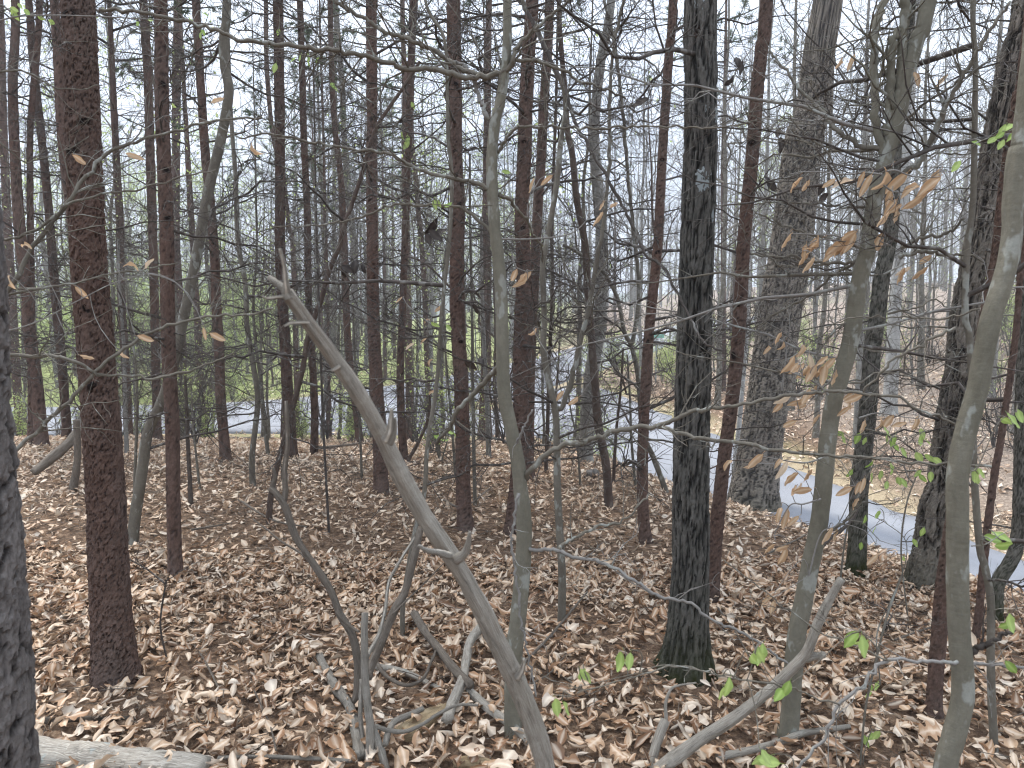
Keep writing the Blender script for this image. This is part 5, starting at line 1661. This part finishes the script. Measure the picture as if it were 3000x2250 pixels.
def bare_variant(seed, H, r0, first, nl, tw, mat, leafy=0, leafsize=.06, lean=.04, keep=5):
    rng = np.random.default_rng(seed)
    n = 12
    ts = np.linspace(0, 1, n)
    Pt = np.stack([np.cumsum(rng.normal(0, lean * H / n, n)), np.cumsum(rng.normal(0, lean * H / n, n)), ts * H - .15], 1)
    Pt[0, :2] = 0
    rt = r0 * (1 - .88 * ts ** 1.1)
    T = Tubes()
    C = crom(np.column_stack([Pt, rt]), 40)
    C[:3, 3] *= [1.35, 1.2, 1.08]
    T.add(C[:, :3], C[:, 3], 9, rough=.1, rng=rng)
    parts = [('trunk', T.mesh('trunk', mat), None)]
    tips = []
    TW = Tubes()
    for k in range(nl):
        f = first + (1 - first) * (k + rng.random()) / nl * .97
        p = np.array([np.interp(f, ts, Pt[:, i]) for i in range(3)])
        rb = float(np.interp(f, ts, rt)) * rng.uniform(.4, .62)
        az = rng.uniform(0, 6.283)
        el = rng.uniform(.25, 1.0)
        L = H * rng.uniform(.16, .34) * (1.15 - .65 * f)
        d = np.array([math.cos(az) * math.cos(el), math.sin(az) * math.cos(el), math.sin(el)])
        m = 8
        t2 = np.linspace(0, 1, m)[:, None]
        P = p + d * L * t2 + np.array([0, 0, rng.uniform(-.05, .3)]) * L * t2 ** 2 + rng.normal(0, .025 * L, (m, 3)) * (t2 > 0)
        rr = np.linspace(rb, rb * .22, m)
        if k < keep:
            T = Tubes()
            T.add(P, rr, 6)
            parts.append(('limb', T.mesh('limb', mat), None))
        else:
            TW.add(P, rr, 5)
        for _ in range(tw):
            i = int(rng.integers(2, m))
            dd = nrm(nrm(P[i] - P[i - 1]) + rng.normal(0, .75, 3) + np.array([0, 0, .15]))
            l2 = L * rng.uniform(.18, .5)
            t3 = np.linspace(0, 1, 5)[:, None]
            P2 = P[i] + dd * l2 * t3 + rng.normal(0, .03 * l2, (5, 3)) * (t3 > 0) + np.array([0, 0, rng.uniform(-.1, .2)]) * l2 * t3 ** 2
            r2 = np.linspace(max(rr[i] * .5, .006), .004, 5)
            TW.add(P2, r2, 3)
            tips.append(P2[-1])
            for _ in range(3):
                j = int(rng.integers(1, 5))
                d3 = nrm(dd + rng.normal(0, .8, 3))
                l3 = l2 * rng.uniform(.25, .6)
                P3 = np.stack([P2[j], P2[j] + d3 * l3 * .5 + rng.normal(0, .04 * l3, 3), P2[j] + d3 * l3])
                TW.add(P3, [.0045, .004, .003], 3)
                tips.append(P3[-1])
    parts.append(('crown', TW.mesh('crown', mat), 'stuff'))
    if leafy:
        parts.append(('foliage', leaf_spray(np.array(tips), rng, leafy, .16, leafsize, 'bggreen'), 'stuff'))
    return parts


def pine_variant(seed, H, r0):
    rng = np.random.default_rng(seed)
    n = 10
    ts = np.linspace(0, 1, n)
    Pt = np.stack([np.cumsum(rng.normal(0, .012 * H / n, n)) + .02 * H * ts * rng.normal(0, .6), np.cumsum(rng.normal(0, .012 * H / n, n)), ts * H - .15], 1)
    Pt[0, :2] = 0
    rt = r0 * (1 - .8 * ts)
    me = bark_trunk('trunk', Pt, rt, 'pine', seed, (0, 0, 0), 12, .12, .3, 8.0, .1)
    parts = [('trunk', me, None)]
    TW = Tubes()
    for k in range(46):
        z = rng.uniform(.08, .66) * H
        p = np.array([np.interp(z / H, ts, Pt[:, i]) for i in range(3)])
        az = rng.uniform(0, 6.283)
        L = rng.uniform(.4, 1.7)
        d = np.array([math.cos(az), math.sin(az), rng.uniform(-.25, .35)])
        t2 = np.linspace(0, 1, 6)[:, None]
        P = p + d * L * t2 + np.array([0, 0, rng.uniform(-.4, .1)]) * L * t2 ** 2 + rng.normal(0, .02 * L, (6, 3)) * (t2 > 0)
        rr = np.linspace(.011, .003, 6)
        TW.add(P, rr, 4)
        twiglets(TW, P, rr, rng, 5, .15, .55, 3, 0, .8, 0, .6)
    parts.append(('dead_twigs', TW.mesh('dead_twigs', 'twig'), 'stuff'))
    C, D, TL = [], [], Tubes()
    for k in range(22):
        f = .55 + .43 * k / 22
        p = np.array([np.interp(f, ts, Pt[:, i]) for i in range(3)])
        az = k * 2.4
        L = H * .14 * (1.25 - f) / .7 * rng.uniform(.7, 1.2) + .3
        d = np.array([math.cos(az), math.sin(az), rng.uniform(.05, .4)])
        t2 = np.linspace(0, 1, 5)[:, None]
        P = p + d * L * t2 + np.array([0, 0, .15]) * L * t2 ** 2
        TL.add(P, np.linspace(.03, .008, 5), 4)
        for q in range(9):
            i = int(rng.integers(1, 5))
            dd = nrm(d + rng.normal(0, .7, 3))
            c_ = P[i] + dd * rng.uniform(.1, .45)
            C.append(c_)
            D.append(dd)
    parts.append(('limb', TL.mesh('limb', 'pineg'), 'stuff'))
    V, Fc, A = needle_tuft_arrays(np.array(C), np.array(D), rng, 34, .2, .009)
    parts.append(('needles', mk_mesh('needles', V, Fc, 'needle', A, smooth=False), 'stuff'))
    return parts


def shrub_variant(seed, H, mat, leafy, nst=6, leafsize=.05, leafmat='bggreen'):
    rng = np.random.default_rng(seed)
    parts, tips = [], []
    for k in range(nst):
        az = rng.uniform(0, 6.283)
        lean = rng.uniform(.08, .5)
        h_ = H * rng.uniform(.6, 1.0)
        n = 8
        ts = np.linspace(0, 1, n)[:, None]
        P = np.array([math.cos(az), math.sin(az), 0]) * lean * h_ * ts ** 1.3 + np.array([0, 0, 1]) * (h_ * ts - .08) + rng.normal(0, .02 * h_, (n, 3)) * (ts > 0)
        rr = np.linspace(.006 + .0045 * H, .003, n)
        T = Tubes()
        T.add(P, rr, 5)
        twiglets(T, P, rr, rng, 14, .12 * H, .3 * H, 3, 1, .8, .25, .5)
        parts.append(('stem', T.mesh('stem', mat), None))
        for v_ in T.V[1:]:
            tips.append(v_[-1])
    if leafy:
        tips = np.array(tips)
        parts.append(('foliage', leaf_spray(tips, rng, leafy, .06 * H ** .5, leafsize, leafmat), 'stuff'))
    return parts


def put(parts, name, label, cat, loc, rotz, scale, group):
    root = thing(name, label, cat, loc, group)
    root.rotation_euler = (0, 0, rotz)
    root.scale = (scale,) * 3
    for nm, me, kd in parts:
        link(nm, me, root, kind=kd)
    return root


FAR = [bare_variant(520 + i, 15 + 2 * (i % 3), .13 + .03 * (i % 4), .22 + .06 * (i % 3), 14, 9, ['grey', 'grey', 'sap', 'pale', 'grey', 'sap'][i], keep=0) for i in range(6)]
BARE = [bare_variant(500 + i, 15 + 2 * (i % 3), .085 + .03 * (i % 4), .22 + .06 * (i % 3), 13, 9, ['grey', 'grey', 'sap', 'pale', 'grey', 'sap'][i]) for i in range(6)]
LEAFY = [bare_variant(540 + i, 13 + 2 * i, .11 + .02 * i, .15, 14, 8, 'grey', 5, .11) for i in range(3)]
YOUNG = [bare_variant(560 + i, 5.5 + i, .03 + .008 * i, .12, 12, 6, ['sap', 'grey', 'sap', 'brown'][i], 0 if i % 2 else 1, .06, .06, 3) for i in range(4)]
PINEV = [pine_variant(580 + i, 15 + 1.5 * i, .10 + .018 * i) for i in range(4)]
BUSH = [shrub_variant(600 + i, 1.3 + .5 * i, ['sap', 'grey', 'sap', 'twig'][i], [3, 0, 2, 0][i]) for i in range(4)]
GBUSH = [shrub_variant(620 + i, 2.2 + .7 * i, 'grey', 6, 9, .075) for i in range(3)]

rb = np.random.default_rng(4242)
# landmarks for telling the trees behind apart
GAP = sorted([(D_['P'][2 + len(D_['P']) // 3], SHORT_) for k, SHORT_ in (('near', 'the flaky trunk'), ('p1', 'the thick pine'), ('p4', 'the knobbly pine'), ('p6', 'the straight pine'), ('p8', 'the dead branch tip'), ('p13', 'the crossed pine'), ('p16', 'the sturdy pine'), ('b17', 'the beech stem'), ('p25', 'the leaning pine'), ('o26', 'the furrowed trunk'), ('o28', 'the massive oak'), ('b29b', 'the knotty trunk'), ('o31', 'the moss-footed oak')) for D_ in [TREES[k]]], key=lambda e: project(e[0])[0])
GU = [project(e[0])[0] for e in GAP]


def gap_words(u):
    i = int(np.searchsorted(GU, u))
    if i == 0:
        return 'beside ' + GAP[0][1]
    if i >= len(GU):
        return 'past ' + GAP[-1][1]
    return 'from %s toward %s' % (GAP[i - 1][1], GAP[i][1])


BEHIND = {}


def road_clear(x, y, m):
    dA_, _ = road_near(RAf, np.array([x]), np.array([y]))
    dB_, _ = road_near(RBf, np.array([x]), np.array([y]))
    dC_, _ = road_near(RCf, np.array([x]), np.array([y]))
    return dC_[0] > WA + m and not (-4 < x < 2 and 19 < y < 31) and dA_[0] > WA + m and dB_[0] > WB + m


taken = [tuple(D_['base'][:2]) for D_ in TREES.values()]


def scatter(n, sets, name, what, cat, group, yr, ur, sc, sep_, margin=.7, extra=None, maxtry=60):
    got = 0
    for _ in range(n * maxtry):
        if got >= n:
            break
        y = math.sqrt(rb.uniform(yr[0] ** 2, yr[1] ** 2))
        u = rb.uniform(*ur)
        x = (u - 1500) / F * y
        if not road_clear(x, y, margin) or any((x - a) ** 2 + (y - b_) ** 2 < sep_ ** 2 for a, b_ in taken):
            continue
        if extra and not extra(x, y):
            continue
        taken.append((x, y))
        i = int(rb.integers(len(sets)))
        lb = (what[i % len(what)], gap_words(u))
        o_ = put(sets[i], name, lb[0], cat, (x, y, gz(x, y) - .02), float(rb.uniform(0, 6.28)), float(rb.uniform(*sc)), group)
        BEHIND.setdefault(lb, []).append((u, o_))
        got += 1
    return got


BW = ['bare grey tree', 'bare grey tree', 'bare brownish tree', 'pale bare tree', 'bare grey tree', 'bare brownish tree']
scatter(6, PINEV, 'pine_tree', ['slim background pine'], 'tree', 'pines along the road', (9.6, 17), (-150, 1500), (.55, .85), .8, .5)
scatter(46, BARE, 'bare_tree', BW, 'tree', 'bare trees across the road', (22, 48), (-250, 3250), (.75, 1.1), 1.1)
scatter(44, FAR, 'bare_tree', ['distant ' + s for s in BW], 'tree', 'bare trees deep in the woods', (48, 90), (900, 3300), (.85, 1.2), 1.2)
scatter(15, PINEV, 'pine_tree', ['distant green-topped pine'], 'tree', 'pines across the road', (26, 75), (150, 2700), (.8, 1.15), 1.2)
scatter(26, LEAFY, 'spring_tree', ['light green budding tree'], 'tree', 'budding trees across the road', (24, 70), (-250, 2300), (.75, 1.1), 1.4)
scatter(26, BARE, 'bare_tree', ['bare tree on the slope'] * 6, 'tree', 'bare trees on the slope across the road', (11, 40), (2150, 3300), (.5, .95), 1.2, 1.0, lambda x, y: x > 6)
scatter(34, YOUNG, 'young_tree', ['thin bare young tree', 'thin grey young tree'], 'tree', 'young trees along the road', (9.2, 17), (-150, 2050), (.6, 1.1), .45, .35)
scatter(60, YOUNG, 'young_tree', ['thin young tree across the road'], 'tree', 'young trees across the road', (23, 40), (-200, 3200), (.8, 1.3), .7)
scatter(16, BUSH, 'bare_shrub', ['low twiggy shrub'], 'shrub', 'twiggy shrubs at the knoll edge', (7.5, 15), (700, 2000), (.45, .8), .4, .25)
scatter(13, BUSH, 'bare_shrub', ['scraggy roadside shrub'], 'shrub', 'twiggy shrubs at the knoll edge', (7.5, 15), (-100, 700), (.5, .9), .5, .25)
scatter(40, BUSH, 'bare_shrub', ['brushy shrub across the road'], 'shrub', 'brush across the road', (22, 40), (-200, 3200), (1.0, 1.8), .8, .4)
scatter(26, GBUSH, 'green_shrub', ['bright green spring shrub'], 'shrub', 'green shrubs across the road', (25, 46), (-250, 800), (.9, 1.9), 1.0, .6)
scatter(10, GBUSH, 'green_shrub', ['small fresh green shrub'], 'shrub', 'green shrubs across the road', (27, 44), (1600, 2400), (.4, .7), 1.0, .4)
scatter(18, BUSH, 'bare_shrub', ['tangled shrub on the slope'], 'shrub', 'brush on the slope across the road', (9, 28), (2300, 3250), (.6, 1.3), .6, .4, lambda x, y: x > 5)

ORD = 'first second third fourth fifth sixth seventh eighth ninth tenth eleventh twelfth thirteenth fourteenth fifteenth sixteenth seventeenth eighteenth nineteenth twentieth'.split()
for (wt, gp), lst in BEHIND.items():
    lst.sort(key=lambda e: e[0])
    for i_, (u_, o_) in enumerate(lst):
        o_['label'] = ('%s %s %s' % (ORD[min(i_, 19)], wt, gp)) if len(lst) > 1 else '%s %s' % (wt, gp.replace('from', 'between').replace('toward', 'and'))

# the wood far behind, one mass
rw = np.random.default_rng(8)
T = Tubes()
TL = Tubes()
for _ in range(250):
    y = rw.uniform(80, 170)
    x = rw.uniform(-1.0, .95) * y * .85
    if x < -.30 * y and rw.random() < .6:
        continue
    z = gz(x, y)
    H = rw.uniform(13, 22)
    n = 6
    ts = np.linspace(0, 1, n)
    P = np.stack([x + np.cumsum(rw.normal(0, .12, n)), y + ts * 0, z - .3 + ts * H], 1)
    T.add(P, rw.uniform(.10, .24) * (1 - .85 * ts), 5)
    for k in range(16):
        f = rw.uniform(.2, 1)
        p = np.array([np.interp(f, ts, P[:, i]) for i in range(3)])
        a_, e = rw.uniform(0, 6.28), rw.uniform(.1, 1.0)
        d = np.array([math.cos(a_) * math.cos(e), math.sin(a_) * math.cos(e), math.sin(e)])
        l_ = rw.uniform(1.2, 4) * (1.2 - .7 * f)
        P2 = np.stack([p, p + d * l_ * .5 + rw.normal(0, .15, 3), p + d * l_])
        TL.add(P2, [.045, .03, .015], 3)
        for q in range(4):
            d3 = nrm(d + rw.normal(0, .8, 3))
            s_ = P2[1] + (P2[2] - P2[1]) * rw.random()
            TL.add(np.stack([s_, s_ + d3 * l_ * .3, s_ + d3 * l_ * .6 + rw.normal(0, .1, 3)]), [.018, .014, .01], 3)
T.V += TL.V
T.UV += TL.UV
T.Q += [q + T.n for q in TL.Q]
T.n += TL.n
o = link('distant_forest', T.mesh('distant_forest', 'grey'), kind='stuff')
tag(o, 'grey mass of bare woods far behind the road', 'forest')

# ------------------------------------------------------------------ small things by the road
p = ground_at(1735, 1398)
v_ = []
import bmesh
bm = bmesh.new()
bmesh.ops.create_icosphere(bm, subdivisions=4, radius=1)
rk = np.random.default_rng(3)
for vv in bm.verts:
    c_ = np.array(vv.co)
    n_ = .22 * math.sin(c_[0] * 3 + 1) * math.cos(c_[1] * 2.4) + .12 * math.sin(c_[2] * 5 + c_[0] * 4) + .03 * rk.normal()
    vv.co = Vector(c_ * (1 + n_)) * 1.0
    vv.co.z *= .62
    vv.co.y *= .8
me = bpy.data.meshes.new('boulder')
bm.to_mesh(me)
bm.free()
me.shade_smooth()
me.materials.append(MT['stone'])
s_ = 56 * .5 * p[1] / F
o = link('boulder', me, None, (p[0], p[1], p[2] + s_ * .2), None, float(s_))
tag(o, 'grey boulder half sunk in leaves on the bank above the road', 'boulder')

gs = ground_at(1922, 1105)
ys_ = 30.0
bs = at(1921, 1110, ys_)
gz_ = gz(bs[0], bs[1])
sg = thing('street_sign', 'small green street sign on a thin post by the road junction', 'sign', (bs[0], bs[1], gz_))
top = at(1925, 985, ys_)
T = Tubes()
T.add(np.array([[0, 0, -.2], [0, 0, .8], [.0, 0, top[2] - gz_ - .02]]), .028, 8)
link('post', T.mesh('post', 'post'), sg)
bm = bmesh.new()
bmesh.ops.create_cube(bm, size=1)
for vv in bm.verts:
    vv.co = Vector((vv.co.x * .42 + .1, vv.co.y * .012 - .035, vv.co.z * .15))
bmesh.ops.bevel(bm, geom=bm.edges[:], offset=.004, segments=1, affect='EDGES')
me = bpy.data.meshes.new('blade')
bm.to_mesh(me)
bm.free()
me.materials.append(MT['sign'])
link('sign_blade', me, sg, (0, 0, top[2] - gz_))

# ------------------------------------------------------------------ faint haze between the far trees
HAZE = 0.002
if HAZE:
    m = bpy.data.materials.new('thin haze')
    m.use_nodes = True
    t = m.node_tree
    t.nodes.clear()
    oo = t.nodes.new('ShaderNodeOutputMaterial')
    vp = t.nodes.new('ShaderNodeVolumePrincipled')
    vp.inputs['Color'].default_value = (.92, .95, 1, 1)
    vp.inputs['Density'].default_value = HAZE
    t.links.new(vp.outputs[0], oo.inputs['Volume'])
    bm = bmesh.new()
    bmesh.ops.create_cube(bm, size=1)
    for vv in bm.verts:
        vv.co = Vector((vv.co.x * 900, 330 + vv.co.y * 720, 12 + vv.co.z * 56))
    me = bpy.data.meshes.new('haze')
    bm.to_mesh(me)
    bm.free()
    me.materials.append(m)
    link('haze', me, kind='stuff')
